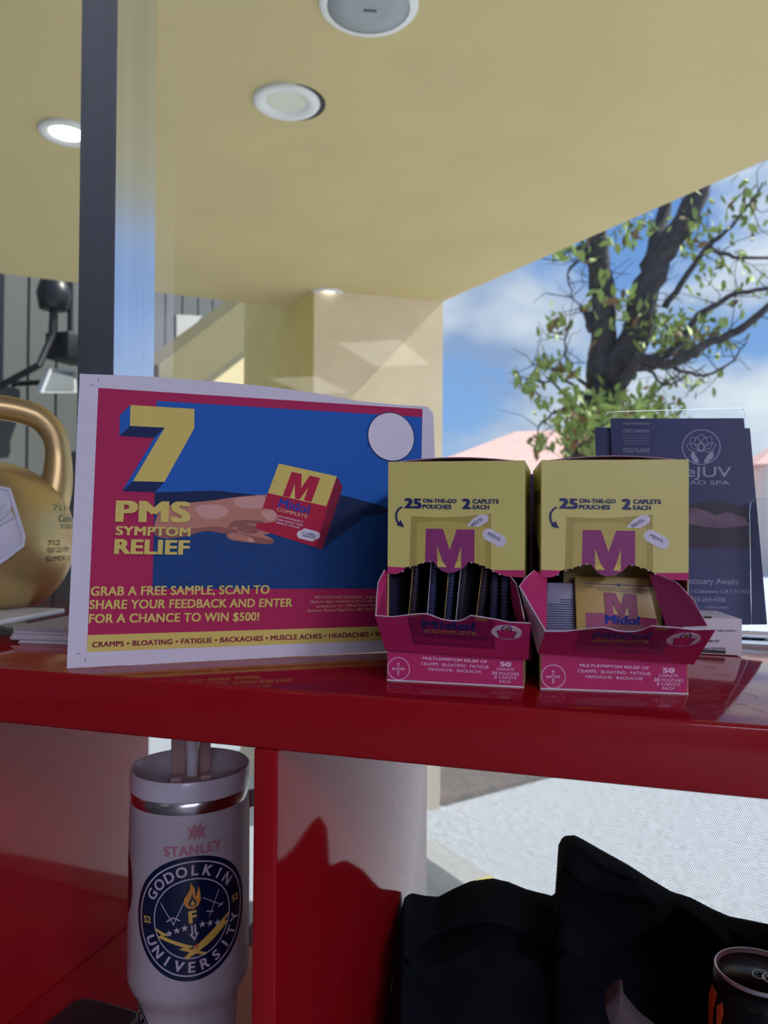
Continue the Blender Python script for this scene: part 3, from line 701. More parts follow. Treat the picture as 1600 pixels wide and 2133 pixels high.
    D4('50', (1230, 1072), (1342, 1076), (1230, 1120), pale, .06); D4('CAPLETS', (1197, 1132), (1370, 1138), (1197, 1158), pale); D4('25', (1150, 1168), (1206, 1170), (1150, 1198), pale, .05); D4('POUCHES', (1222, 1174), (1420, 1182), (1222, 1204), pale)
    D4('2', (1174, 1208), (1202, 1210), (1174, 1236), pale, .05); D4('CAPLETS', (1218, 1212), (1392, 1220), (1218, 1240), pale); D4('EACH', (1228, 1252), (1336, 1256), (1228, 1280), pale)
    cc = L4(238, 1142); rr = .00745; m_ = 40
    for i in range(m_):
        a0, a1_ = 2*PI*i/m_, 2*PI*(i+1)/m_
        dec(mb, pl, [(cc[0]+r_*math.cos(a), cc[1]+r_*math.sin(a)) for r_, a in ((rr, a0), (rr, a1_), (rr-.0005, a1_), (rr-.0005, a0))][::-1], pale, 2*k0)
    D4('BAYER', (178, 1132), (300, 1134), (178, 1154), pale, .02)
    for i, ch in enumerate('BAYER'):
        if ch == 'Y': continue
        yy = 1084+i*25; D4(ch, (227, yy), (248, yy+1), (227, yy+20), pale, .02)
    mb.build('base_band', parent)
    # flap: built as its own tilted face
    tl, tr_, br, bl_ = [pl.pt(x, y, k) for x, y, k in fl['c']]
    fn_ = (br-bl_).cross(tl-bl_).normalized(); rd = tr_-EYE; tr_ = EYE+rd*((bl_-EYE).dot(fn_)/rd.dot(fn_))
    F = lambda a, b, k=0: bl_*(1-a)*(1-b)+br*a*(1-b)+tl*(1-a)*b+tr_*a*b+Fn*k
    Fn = (br-bl_).cross(tl-bl_).normalized()
    class FP:                      # face coordinates across the flap, 0..1
        def P(self, a, b, k=0): return F(a, b, k)
    fp = FP()
    mb = MB()
    top = [(0, 1), (.12, .99), (.19, 1.04), (.28, 1.10), (.345, 1.12), (.38, 1.08), (.44, .99), (.5, .96), (.55, .97), (.59, 1.03), (.625, 1.13), (.70, 1.10), (.78, 1.06), (.87, 1.0), (1, 1)]
    for i in range(len(top)-1):
        (a, b), (c, d) = top[i], top[i+1]; mb.poly([F(a, 0), F(c, 0), F(c, d), F(a, b)], bmag)
    # pouch picture continuing onto the flap
    dec(mb, fp, [(.215, .24), (.775, .24), (.775, 1.04), (.70, 1.08), (.628, 1.11), (.59, 1.01), (.55, .95), (.5, .94), (.44, .97), (.38, 1.06), (.345, 1.10), (.28, 1.08), (.215, 1.03)], flapsh, .00012)
    dec(mb, fp, [(.24, .33), (.75, .33), (.75, .43), (.24, .43)], bmagd, .0002)
    txt(mb, fp, 'Midol', (.305, .95), (.655, .95), (.30, .73), bnavy, .0003, .05); txt(mb, fp, 'COMPLETE', (.31, .69), (.655, .69), (.31, .61), olive, .0003, .01)
    for z_ in (.555, .50): dec(mb, fp, [(.25+(.555-z_), z_), (.735, z_), (.735, z_+.018), (.25+(.555-z_), z_+.018)], flapl, .0003)
    dec(mb, fp, [(.235, 1.03), (.30, 1.055), (.28, 1.085), (.245, 1.06)], olive, .0003); dec(mb, fp, [(.655, 1.02), (.72, 1.0), (.74, 1.06), (.66, 1.10)], olive, .0003)
    dec(mb, fp, ell((.85, .735), .097, .19, 36), oval, .0003)
    bg_ = [(.79, .78), (.81, .58), (.895, .58), (.915, .78), (.875, .80), (.83, .80)]
    dec(mb, fp, bg_, bmag, .0004); dec(mb, fp, stroke([(.79, .78), (.81, .58), (.895, .58), (.915, .78)], .006), bnavy, .0005)
    dec(mb, fp, stroke([(.825, .77), (.822, .86), (.838, .92), (.866, .92), (.88, .86), (.878, .77)], .009), bnavy, .0005)
    dec(mb, fp, [(.842, .79), (.868, .80), (.868, .87), (.842, .87)], olive, .0005)
    f_ = mb.build('flap', parent, solid=.0004)
    # white torn card edge along the flap top
    mb = MB(); mb.tube([F(a, b, .0) for a, b in top], .0003, card, 5); mb.build('torn_edge', f_)
    # gussets
    for nm, g in (('gusset', gl_), ('gusset', gr_)):
        mb = MB()
        for ent in g: mb.poly([pl.pt(*p) for p in ent[0]], ent[1])
        gg = mb.build(nm, parent, solid=.0005)
        mb = MB(); mb.tube([pl.pt(*p) for p in g[0][0][:4]], .0003, card, 5); mb.build('card_edge', gg)
class G(tuple): pass
lbox = thing('dispenser_box', 'yellow and magenta sachet dispenser box beside the poster, the left of the two', 'box', LBP.P(BW/2, 0, -BD/2), 'sachet dispenser boxes')
rbox = thing('dispenser_box', 'yellow and magenta sachet dispenser box before the dark brochures, right of the two', 'box', RBP.P(BW/2, 0, -BD/2), 'sachet dispenser boxes')
box(LBP, lbox, {'c': [(781, 1282, .028), (1106, 1298, .028), (1101, 1374, .004), (803, 1353, .004)]},
    [([(801, 1187, .0002), (788, 1212, .007), (785, 1240, .013), (783, 1282, .027), (806, 1350, .002), (809, 1200, -.004)], bmag, 4)],
    [([(1063, 1200, .0002), (1075, 1215, .006), (1083, 1245, .013), (1092, 1290, .025), (1086, 1340, .004), (1066, 1250, -.003)], bmag, 4)])
box(RBP, rbox, {'c': [(1136, 1315, .033), (1491, 1311, .033), (1445, 1384, .004), (1121, 1360, .004)]},
    [([(1113, 1188, .0002), (1096, 1203, .008), (1082, 1221, .012), (1137, 1315, .031), (1130, 1300, .004), (1139, 1203, -.003)], bmag, 4), ([(1082, 1221, .0125), (1121, 1360, .003), (1137, 1315, .0315)], card)],
    [([(1376, 1198, .0002), (1412, 1215, .010), (1445, 1250, .019), (1474, 1304, .031), (1390, 1311, .020), (1352, 1194, -.004)], bmagi, 4), ([(1474, 1304, .0312), (1474, 1310, .031), (1420, 1313, .028), (1424, 1306, .0285)], card)])

# sachets
foil = mat('sachet_foil_dark', sr(60, 54, 66), .3, .3); foil_y = mat('sachet_yellow', sr(206, 176, 92), .35); foil_g = mat('sachet_grey', sr(150, 150, 172), .4)
foil_n = mat('sachet_navy', sr(44, 54, 92), .35)
def edge_sachet(i, x0, x1, tilt, m, em, lab):
    """a sachet seen on edge inside the left box; x0, x1 in millimetres across the box"""
    pl = LBP; o = thing('medicine_sachet', lab, 'sachet', pl.P(x0/1000, .004, -.05), 'sachets standing on edge in the left box')
    a, b, w = x0/1000, x1/1000, tilt/1000
    mb = MB(); mb.prism([pl.P(a, .003, -.012), pl.P(a+w, .078, -.014), pl.P(b+w, .078, -.075), pl.P(b, .003, -.075)], pl.e1*.0035, m); mb.build('pouch', o, bevel=.001)
    mb = MB()
    for k in range(30):
        z = .006+k*.0024; mb.prism([pl.P(a+w*z/.08+.0005, z, -.0116), pl.P(a+w*z/.08+.0042, z, -.0116), pl.P(a+w*z/.08+.0042, z+.0012, -.0116), pl.P(a+w*z/.08+.0005, z+.0012, -.0116)], pl.n*-.0006, m)
    mb.build('crimped_seal', o)
    mb = MB(); mb.tube([pl.P(a, .003, -.0108), pl.P(a+w, .078, -.0112)], .0003, em, 5); mb.build('foil_edge', o)
for i, (x0, x1, tl_, m, em, pos) in enumerate([(9, 4, 6, foil, foil_y, 'farthest left'), (22, 18, 5, foil_n, card, 'second from the left'), (33, 30, 6, foil_n, foil_y, 'third from the left'), (40, 52, 7, foil, card, 'fourth from the left'), (52, 64, 9, foil, foil_y, 'fifth from the left'), (64, 70, 3, foil_n, foil, 'sixth from the left'), (72, 76, 1, foil_n, foil, 'farthest right')]):
    edge_sachet(i, x0, x1, tl_, m, em, 'dark foil sachet on edge in the left dispenser box, %s' % pos)
RS = PL(RBP.P(0, .002, -.014), RBP.e1, (RBP.e2*math.cos(.12)-RBP.n*math.sin(.12)))
def R5(x, y): return RS.at(1080+.2625*x, 1150+.2625*y)
o = thing('medicine_sachet', 'yellow sachet with purple M facing out of the right dispenser box', 'sachet', RS.P(.04, 0, -.002))
mb = MB(); q = [R5(445, 190), R5(1030, 205), R5(1190, 640), R5(470, 640)]
q[2] = (q[2][0]+.001, .004); q[3] = (q[3][0], .004)
mb.prism([RS.P(*p) for p in q][::-1], RS.n*-.003, foil_y); mb.build('pouch', o, bevel=.0008)
mb = MB(); D5 = lambda pts, m, k: dec(mb, RS, [R5(*p) for p in pts][::-1], m, k*k0+.0003)
D5([(532, 480), (690, 485), (1100, 530), (1100, 640), (540, 640)], bmagd, 1)
dec(mb, RS, warp(MG, R5(680, 320), R5(935, 335), R5(692, 492))[::-1], bmagd, .0007)
T5 = lambda s, a, b, c, m, bold=.01: txt(mb, RS, s, R5(*a), R5(*b), R5(*c), m, .0009, bold)
T5('Midol', (690, 498), (962, 512), (686, 566), ROY, .04); T5('COMPLETE', (706, 572), (972, 584), (706, 604), olive, .02)
T5('DON\u2019T TEAR THIS WAY, TEAR ACROSS ON NOTCH', (536, 268), (1062, 302), (536, 282), bnavy, 0); T5('MULTI SYMPTOM RELIEF CAPLETS', (620, 290), (972, 316), (620, 302), bnavy, 0)
dec(mb, RS, stroke([R5(524, 248), R5(1060, 272)], .0005), bnavy, .0007); dec(mb, RS, ell(R5(795, 262), .0011, .0011, 12), bnavy, .0008)
mb.build('printed_label', o)
RS2 = PL(RBP.P(0, .002, -.02), RBP.e1, (RBP.e2*math.cos(.1)-RBP.n*math.sin(.1)))
def R6(x, y): return RS2.at(1080+.2625*x, 1150+.2625*y)
o = thing('medicine_sachet', 'grey sachet back covered in small print at the left of the right dispenser box', 'sachet', RS2.P(.01, 0, -.002))
mb = MB(); q = [R6(228, 240), R6(450, 245), R6(475, 640), R6(200, 640)]; q[2] = (q[2][0], .004); q[3] = (q[3][0], .004)
mb.prism([RS2.P(*p) for p in q][::-1], RS2.n*-.003, foil_g); mb.build('pouch', o, bevel=.0008)
mb = MB()
for k in range(13):
    y0 = 375+k*19; mb2 = [(238-k*2.2, y0), (335, y0+2), (440, y0+4)]
    dec(mb, RS2, stroke([R6(*p) for p in (mb2 if k > 1 else mb2[1:])], .0007), bnavy, .0005)
mb.build('small_print', o)
RS3 = PL(RBP.P(0, .002, -.03), RBP.e1, (RBP.e2*math.cos(.05)-RBP.n*math.sin(.05)))
o = thing('medicine_sachet', 'dull sachet half hidden behind the yellow one under the torn arch of the right box', 'sachet', RS3.P(.05, 0, -.002))
mb = MB(); mb.prism([RS3.P(.018, .004), RS3.P(.082, .004), RS3.P(.076, .083), RS3.P(.016, .083)], RS3.n*-.003, pch2); mb.build('pouch', o, bevel=.0008)
mb = MB(); mb.prism([RS3.P(.016, .076, .0003), RS3.P(.077, .076, .0003), RS3.P(.0765, .0768, .0003), RS3.P(.016, .0768, .0003)], RS3.n*.0002, bnavy); mb.build('printed_line', o)

# navy carton behind the left box
e_ = V((.99, .1, 0)); mb = MB()
mb.prism([V((-.112, .66, TZ+.0004)), V((-.112, .66, TZ+.146)), V((-.006, .645, TZ+.1415)), V((-.006, .645, TZ+.0004))], (.004, .03, 0), bnavy)
tag(mb.build('carton'), 'dark navy carton standing behind the left dispenser box', 'carton')

# ------------------------------------------------------------------ white carton lying at the right
wcard = mat('carton_greyish_white', (.72, .69, .72), .6)
o = thing('carton', 'flat white carton with small black print lying behind the right dispenser box', 'carton', (.06, .72, TZ))
CP = PL((-.005, .668, TZ+.0004), (1, .0, 0), (0, 0, 1))
mb = MB(); cx0, cx1, cd_ = 0, .095, .1
mb.prism([CP.P(cx0, 0), CP.P(cx1, 0), CP.P(cx1, .0288), CP.P(cx0, .0288)], V((-.012, .058, 0)), wcard); mb.build('carton_body', o, bevel=.0006)
mb = MB(); mb.prism([CP.P(.05, .0285, .0004), CP.P(.073, .0285, .0004), CP.P(.073, .0297, .0004), CP.P(.05, .0297, .0004)], CP.n*-.003, mat('slot_dark', (.06, .05, .05), .8)); mb.build('tuck_slot', o)
mb = MB(); mb.prism([CP.P(.05, .001, .0004), CP.P(.083, .001, .0004), CP.P(.083, .0035, .0004), CP.P(.05, .0035, .0004)], CP.n*-.002, mat('slot_dark', 0)); mb.build('tuck_slot', o)
mb = MB()
def C7(x, y): return CP.at(1380+.1375*x, 1180+.1375*y)
for s, a, b, c in [('NBFC-58798-01', (838, 958), (1118, 962), (838, 984)), ('04175', (690, 1108), (862, 1110), (690, 1146)), ('web: 37851700280', (625, 1222), (955, 1228), (625, 1252))]:
    txt(mb, CP, s, C7(*a), C7(*b), C7(*c), ink, .0006, .01)
mb.build('printed_text', o)

# ------------------------------------------------------------------ brochure holder and brochures
acr = bpy.data.materials.new('clear_acrylic'); acr.use_nodes = True
t = acr.node_tree; b_ = t.nodes['Principled BSDF']; b_.inputs['Base Color'].default_value = (.93, .97, 1, 1); b_.inputs['Roughness'].default_value = .03; b_.inputs['Transmission Weight'].default_value = 1; b_.inputs['IOR'].default_value = 1.2
lean = .11
HP = PL((-.03, .768, TZ+.006), (1, .03, 0), (0, math.sin(lean), math.cos(lean)))
o = thing('brochure_holder', 'clear acrylic holder with rounded back plate standing on the shelf by the window', 'holder', (.05, .78, TZ))
mb = MB()
def rr(u0, v0, u1, v1, r, n_=6):
    pts = []
    for cx, cy, a0 in ((u1-r, v0+r, -PI/2), (u1-r, v1-r, 0), (u0+r, v1-r, PI/2), (u0+r, v0+r, PI)):
        for i in range(n_+1): a = a0+PI/2*i/n_; pts.append((cx+r*math.cos(a), cy+r*math.sin(a)))
    return pts
HK = -.012
h0, h1 = HP.at(1258, 862, HK), HP.at(1546, 850, HK)
mb.prism([HP.P(u, v, HK) for u, v in rr(h0[0], -.002, h1[0]+.002, h1[1], .006)], HP.n*-.0025, acr); mb.build('back_plate', o)
mb = MB(); mb.box((-.02, .735, TZ+.0004), (.155, .80, TZ+.004), acr); mb.build('base', o, bevel=.001)
g0 = HP.at(1560, 1040, .012); g1 = HP.at(1572, 1145, .012)
mb = MB(); pts = [(g0[0], .0), (g0[0]+.055, .0), (g0[0]+.055, g0[1]), (g0[0]+.004, g0[1]), (g0[0]+.001, g0[1]-.004), (g0[0], g0[1]-.012)]
mb.prism([HP.P(u, v, .014) for u, v in pts], HP.n*-.0025, acr); mb.build('front_lip', o)
bro = mat('brochure_navy', sr(62, 70, 112), .4); noisy(bro, 12, .25)
bro2 = mat('brochure_dark', sr(56, 50, 62), .4); noisy(bro2, 16, .3); txtm = mat('brochure_grey_text', sr(176, 176, 198), .5)
moon = mat('brochure_moon', sr(120, 98, 112), .45); noisy(moon, 30, .5)
def brochure(pts, k, lab, extra=None):
    uv = [HP.at(x, y, k) for x, y in pts]
    o = thing('brochure', lab, 'brochure', HP.P(uv[0][0], .0, k), 'dark brochures in the acrylic holder')
    mb = MB(); mb.prism([HP.P(a, b, k) for a, b in uv][::-1], HP.n*-.0012, bro); mb.build('sheet', o)
    if extra:
        mb = MB(); extra(mb, k); mb.build('printed_front', o)
brochure([(1238, 890), (1300, 892), (1310, 1303), (1250, 1303)], -.006, 'dark navy brochure peeping out on the left at the back of the holder')
brochure([(1300, 893), (1561, 893), (1598, 1302), (1320, 1304)], -.0035, 'dark navy brochure in the middle of the holder, its right edge stepping out')
def front_print(mb, k):
    B = lambda x, y: HP.at(1200+x*.28129, 820+y*.28129, k)
    D = lambda pts, m, kk: dec(mb, HP, [B(*p) for p in pts][::-1], m, k+kk*.00012)
    T = lambda s, a, b, c, kk=2, bold=.0: txt(mb, HP, s, B(*a), B(*b), B(*c), txtm, k+kk*.00012, bold)
    D([(700, 860), (860, 815), (960, 795), (1050, 795), (1150, 812), (1280, 860), (1310, 1150), (650, 1150)], bro2, 1)
    D([(760, 900), (860, 845), (960, 870), (1030, 905), (1120, 880), (1240, 920), (1280, 980), (1080, 1000), (930, 985), (800, 960)], moon, 2)
    c = B(922, 398); rO = abs(B(1066, 398)[0]-c[0])
    for i in range(44):
        a0, a1 = 2*PI*i/44, 2*PI*(i+1)/44
        if .62 < ((a0/(2*PI)+.25) % 1) < .0: continue
        dec(mb, HP, [(c[0]+r_*math.cos(a), c[1]+r_*math.sin(a)) for r_, a in ((rO, a0), (rO, a1), (rO*.95, a1), (rO*.95, a0))][::-1], txtm, k+.0003)
    def petal(ang, ln, w):
        p = [(0, 0), (w*.6, ln*.35), (w*.5, ln*.7), (0, ln), (-w*.5, ln*.7), (-w*.6, ln*.35), (0, 0)]
        q = [(c[0]+(a*math.cos(ang)-b*math.sin(ang))*rO, c[1]-.2*rO+(a*math.sin(ang)+b*math.cos(ang))*rO) for a, b in p]
        dec(mb, HP, stroke(q, .0006), txtm, k+.0003)
    for ang, ln, w in ((0, .95, .6), (.6, .95, .5), (-.6, .95, .5), (1.15, .85, .4), (-1.15, .85, .4)): petal(ang, ln, w)
    dec(mb, HP, ell((c[0], c[1]-.02*rO), .2*rO, .26*rO, 20), txtm, k+.0003); dec(mb, HP, ell((c[0], c[1]-.0*rO), .13*rO, .18*rO, 20), bro, k+.0004)
    D([(850, 430), (870, 440), (905, 495), (905, 515), (870, 512), (845, 470)], txtm, 3); D([(1010, 430), (985, 440), (945, 495), (945, 515), (975, 512), (1015, 470)], txtm, 3)
    T('ReJUV', (720, 540), (1146, 546), (716, 640), 3, .0); T('HEAD SPA', (735, 644), (1132, 648), (735, 674))
    T('Your Sanctuary Awaits', (640, 1362), (1204, 1372), (636, 1420), 2); T('Calabasas Rd | Calabasas CA | 91302', (600, 1450), (1284, 1456), (600, 1482)); T('818-264-4306', (850, 1506), (1108, 1512), (850, 1540)); T('rejuv.com', (960, 1572), (1128, 1576), (960, 1598))
    for s, y0, h in [('PHOTOTHERAPY', 214, 18), ('CRYOTHERAPY', 264, 26), ('COLD PLUNGE', 404, 30)]: T(s, (345, y0), (540, y0+2), (345, y0+h))
    for k2 in range(4): T('wellness for body and mind', (345, 305+k2*20), (535, 306+k2*20), (345, 316+k2*20))
brochure([(1270, 872), (1548, 872), (1590, 1302), (1290, 1304)], -.001, 'dark navy spa brochure with a pale lotus emblem at the front of the holder', front_print)

# ------------------------------------------------------------------ flyers, tray and kettlebell at the left
fly = mat('flyer_white', (.62, .58, .62), .6); flyd = mat('flyer_grey', (.4, .36, .36), .6)
gold = mat('gold_paint', (.58, .42, .18), .36, .72); noisy(gold, 300, .05)
z = TZ+.0004; p0 = V((-.489, .533))
for k in range(11):
    hgt = .0014 if k % 3 else .0009
    sx = random.uniform(-.002, .002)+(.006 if k < 2 else 0); ang = random.uniform(-.01, .01)
    d = V((math.cos(.12+ang), math.sin(.12+ang))); e = V((-d.y, d.x)); q = p0+d*sx
    mb = MB(); mb.prism([(q.x, q.y, z), (q.x+d.x*.13, q.y+d.y*.13, z), (q.x+d.x*.13+e.x*.1, q.y+d.y*.13+e.y*.1, z), (q.x+e.x*.1, q.y+e.y*.1, z)], (0, 0, hgt*.9), flyd if k % 4 == 2 or k > 7 else fly)
    tag(mb.build('flyer'), 'pale flyer card in the low stack on the shelf under the white tray', 'flyer', 'flyers stacked under the tray'); z += hgt
TRZ = z
mb = MB()
a = px(-90, 1312, 2, TRZ+.004); b = px(136, 1269, 2, TRZ+.004); d = (b-a); d.z = 0; d.normalize(); e = V((-d.y, d.x, 0))
b0 = V((b.x, b.y, TRZ)); L_ = .3
mb.prism([b0-d*L_, b0, b0+e*.16, b0-d*L_+e*.16], (0, 0, .005), mat('white_tray', (.75, .76, .78), .35))
tag(mb.build('tray', bevel=.0015), 'thin white tray under the gold kettlebell', 'tray')
KC = V((-.60, .617, 1.553)); KZ = TRZ+.0052
o = thing('kettlebell', 'gold kettlebell with handwriting standing on the white tray', 'kettlebell', (KC.x, KC.y, KZ))
kb = KC.z-KZ; prof = []
for i in range(25):
    a = -PI/2+PI*i/24; r = .083*math.cos(a)**.9 if i not in (0, 24) else .001; zz = .078*math.sin(a)
    if zz > -kb: prof.append((max(r, .001), zz))
prof = [(.05, -kb)]+[p for p in prof if p[1] > -kb+.004]
mb = MB(); mb.lathe(prof, gold, KC, 56); mb.build('body', o, smooth=True)
vd = V((-KC.x, -KC.y, 0)).normalized(); sd_ = V((-vd.y, vd.x, 0))   # towards the viewer, and to the viewer's right
hp = [(-.072, .03), (-.080, .055), (-.082, .085), (-.076, .108), (-.058, .124), (-.03, .1305), (0, .132), (.03, .1305), (.058, .124), (.076, .108), (.082, .085), (.080, .055), (.072, .03)]
def cr(pts, n_=5):
    out = []
    for i in range(len(pts)-1):
        p0_, p1, p2, p3 = [V(pts[max(0, min(len(pts)-1, i+j))]) for j in (-1, 0, 1, 2)]
        for k in range(n_):
            t = k/n_; out.append(.5*((2*p1)+(-p0_+p2)*t+(2*p0_-5*p1+4*p2-p3)*t*t+(-p0_+3*p1-3*p2+p3)*t**3))
    out.append(V(pts[-1])); return out
hq = cr(hp); mb = MB(); mb.tube([KC+sd_*(q.x*.80)+V((0, 0, q.y)) for q in hq], [.0125 if abs(q.x) < .06 else .0125+.006*max(0, (.09-q.y)/.06) for q in hq], gold, 16); mb.build('handle', o, smooth=True)
KP = PL(KC+vd*.084, sd_, (0, 0, 1))
mb = MB(); hexp = [(-.02, .050), (0, .054), (.02, .050), (.033, .004), (.032, -.004), (.0147, -.018), (0, -.028), (-.0147, -.018), (-.032, -.004), (-.033, .004)]
plaque = mat('white_plaque', (.62, .62, .7), .45)
sb = lambda a, b, k: KC+sd_*a+V((0, 0, b))+vd*(math.sqrt(max(.0001, .083**2-a*a*1.0-(b*.083/.078)**2))+k)
ctr = (0, .012); hx = []; fx = []; nh = len(hexp)
for q in range(1, 7): hx += [sb(ctr[0]+(a-ctr[0])*q/6, ctr[1]+(b-ctr[1])*q/6, .0035) for a, b in hexp]
hx += [sb(a, b, -.002) for a, b in hexp]
for q in range(6): fx += [(q*nh+i, q*nh+(i+1) % nh, (q+1)*nh+(i+1) % nh, (q+1)*nh+i) for i in range(nh)]
mb.add(hx, fx+[tuple(range(nh))], plaque)
for i in range(11):
    a = -1.2+2.4*i/10; mb.tube([sb(.010*math.sin(a), .012+.008*math.cos(a), .0042), sb(.024*math.sin(a), .012+.030*math.cos(a)*(1 if a*a < 2 else .8), .0042)], .0013, plaque, 6)
mb.tube([sb(a*.95, .012+(b-.012)*.95, .0045) for a, b in hexp], .0022, plaque, 6, closed=True)
mb.build('emblem_plaque', o, bevel=.0004)
gin = mat('green_marker', (.06, .22, .10), .5); bin_ = mat('black_marker', (.05, .03, .01), .5)
def kwrite(s, x0, x1, y0, y1, m):
    """handwriting wrapped on the bell; pixel box on the photograph gives bearing and height"""
    vs, fs, _ = glyphs(s, .0); mb = MB(); out = []
    for a, b in vs:
        X = (x0+(x1-x0)*a+34)/1620*.70; Z = -((y1+(y0-y1)*b)-1125)/1620*.70
        X = min(X, .078); rad = .083*math.sqrt(max(.02, 1-(Z/.078)**2)); an = math.asin(min(.98, X/rad))
        out.append(KC+(vd*math.cos(an)+sd_*math.sin(an))*(rad+.0008)+V((0, 0, Z)))
    mb.add(out, fs, m); return mb
g_ = kwrite('711', 100, 128, 1044, 1056, gin); h_ = kwrite('Ceelo', 112, 148, 1066, 1082, gin); i_ = kwrite('9/18/18', 116, 148, 1086, 1098, gin)
for w in (h_, i_): g_.add(w.v, w.f, gin)
g_.build('green_handwriting', o)
g_ = kwrite('712', 88, 114, 1122, 1134, bin_); h_ = kwrite('10/12/19', 88, 134, 1138, 1150, bin_); i_ = kwrite('ELIMEX :)', 86, 138, 1158, 1172, bin_)
for w in (h_, i_): g_.add(w.v, w.f, bin_)
g_.build('black_handwriting', o)

# ------------------------------------------------------------------ tumbler
MC = V((-.352, .59, BZ+.0005)); MH = .2685
cream = mat('cream_powder_coat', (.43, .39, .415), .42); noisy(cream, 400, .02, .05, 900)
clear_w = mat('white_lid_plastic', (.6, .57, .62), .18); steel = mat('brushed_steel', (.6, .58, .57), .22, 1); noisy(steel, 50, .1, stretch=(1, 1, .05))
straw = mat('white_straw', (.78, .76, .78), .3); pinkp = mat('rose_plastic', (.5, .34, .32), .3)
o = thing('tumbler', 'tall cream tumbler with a round navy university sticker left of the shelf divider', 'tumbler', MC)
def RZ(zz):
    P_ = [(0, .0362), (.01, .038), (.0765, .0412), (.082, .0428), (.090, .0478), (.0945, .0496), (.0985, .0503), (.23, .0498), (.2425, .0490)]
    for i in range(len(P_)-1):
        if zz <= P_[i+1][0]: return P_[i][1]+(P_[i+1][1]-P_[i][1])*max(0, (zz-P_[i][0])/(P_[i+1][0]-P_[i][0]))
    return P_[-1][1]
mb = MB(); mb.lathe([(.034, 0)]+[(RZ(q), q) for q in (.002, .01, .03, .05, .07, .0765, .082, .086, .090, .0925, .0945, .0965, .0985, .104, .13, .16, .19, .215, .23, .2415)]+[(.0485, .2425)], cream, MC, 72); mb.build('body', o, smooth=True)
mb = MB(); mb.lathe([(.0486, .2422), (.0490, .2428), (.0490, .2512), (.0484, .2518)], steel, MC, 72, False, False); mb.build('steel_band', o, smooth=True)
mb = MB(); mb.lathe([(.0480, .2514), (.0495, .2518), (.0498, .2528), (.0495, MH-.001), (.0489, MH), (.0480, MH-.001), (.0474, MH-.022), (.0440, MH-.026), (.002, MH-.027)], clear_w, MC, 72, False, True); lid = mb.build('lid', o, smooth=True)
tv = V((-MC.x, -MC.y, 0)).normalized(); tsd = V((-tv.y, tv.x, 0))
mb = MB(); c = MC+tv*.010+tsd*.001+V((0, 0, MH-.027)); mb.lathe([(.0052, 0), (.0052, .088)], straw, c, 20); mb.build('straw', o, smooth=True)
def obox(mb, c, a, b, h, m): mb.prism([c-tsd*a-tv*b, c+tsd*a-tv*b, c+tsd*a+tv*b, c-tsd*a+tv*b], (0, 0, h), m)
mb = MB(); obox(mb, MC+tv*.020+V((0, 0, MH-.0265)), .017, .0105, .0205, pinkp); obox(mb, MC+tv*.026+tsd*.012+V((0, 0, MH-.0062)), .0045, .003, .0045, pinkp); obox(mb, MC+tv*.026-tsd*.012+V((0, 0, MH-.0062)), .0045, .003, .0038, pinkp); mb.build('rotating_cover', o, bevel=.001)
mb = MB(); obox(mb, MC-tv*.008-tsd*.0105+V((0, 0, MH-.0265)), .0062, .003, .085, pinkp); obox(mb, MC-tv*.008+tsd*.0115+V((0, 0, MH-.0265)), .005, .003, .085, pinkp); mb.build('carry_clip', o, bevel=.001)
hd = (tsd*.93-tv*.36).normalized()
mb = MB(); hh = cr([(.046, .226), (.07, .228), (.085, .218), (.088, .19), (.085, .14), (.078, .115), (.06, .105), (.046, .106)])
mb.tube([MC+hd*(q.x*.9)+V((0, 0, q.y)) for q in hh], .0075, cream, 12); mb.build('handle', o, smooth=True)
# stickers wrapped on the tumbler
def dense(polys, step):
    """triangulate flat shapes and cut them small enough to bend: list of (points, material, lift)"""
    res = []
    for vs, fs, m, k in polys:
        bm = bmesh.new(); bv = [bm.verts.new((a, b, 0)) for a, b in vs]
        for f in fs:
            try: bm.faces.new([bv[i] for i in f])
            except ValueError: pass
        for _ in range(7):
            bmesh.ops.triangulate(bm, faces=bm.faces[:])
            es = [e for e in bm.edges if e.calc_length() > step]
            if not es: break
            bmesh.ops.subdivide_edges(bm, edges=es, cuts=1)
        bm.verts.index_update()
        res.append(([tuple(v.co[:2]) for v in bm.verts], [tuple(v.index for v in f.verts) for f in bm.faces], m, k)); bm.free()
    return res
def wrap(mb, polys, az, zc, R, rot=0, step=.09):
    for vs, fs, m, k in dense(polys, step):
        out = []
        for a, b in vs:
            a, b = a*math.cos(rot)-b*math.sin(rot), a*math.sin(rot)+b*math.cos(rot)
            zz = zc+b*R; rad = RZ(zz)+.00018+k*.00011; an = az+a*R/.0502
            out.append(MC+(tv*math.cos(an)+tsd*math.sin(an))*rad+V((0, 0, zz)))
        mb.add(out, fs, m)
def P_(pts): return (pts, [tuple(range(len(pts)))])
def ring(r0, r1, n_=64):
    vs = [(r*math.cos(2*PI*i/n_), r*math.sin(2*PI*i/n_)) for r in (r0, r1) for i in range(n_)]
    return vs, [(i, (i+1) % n_, n_+(i+1) % n_, n_+i) for i in range(n_)]
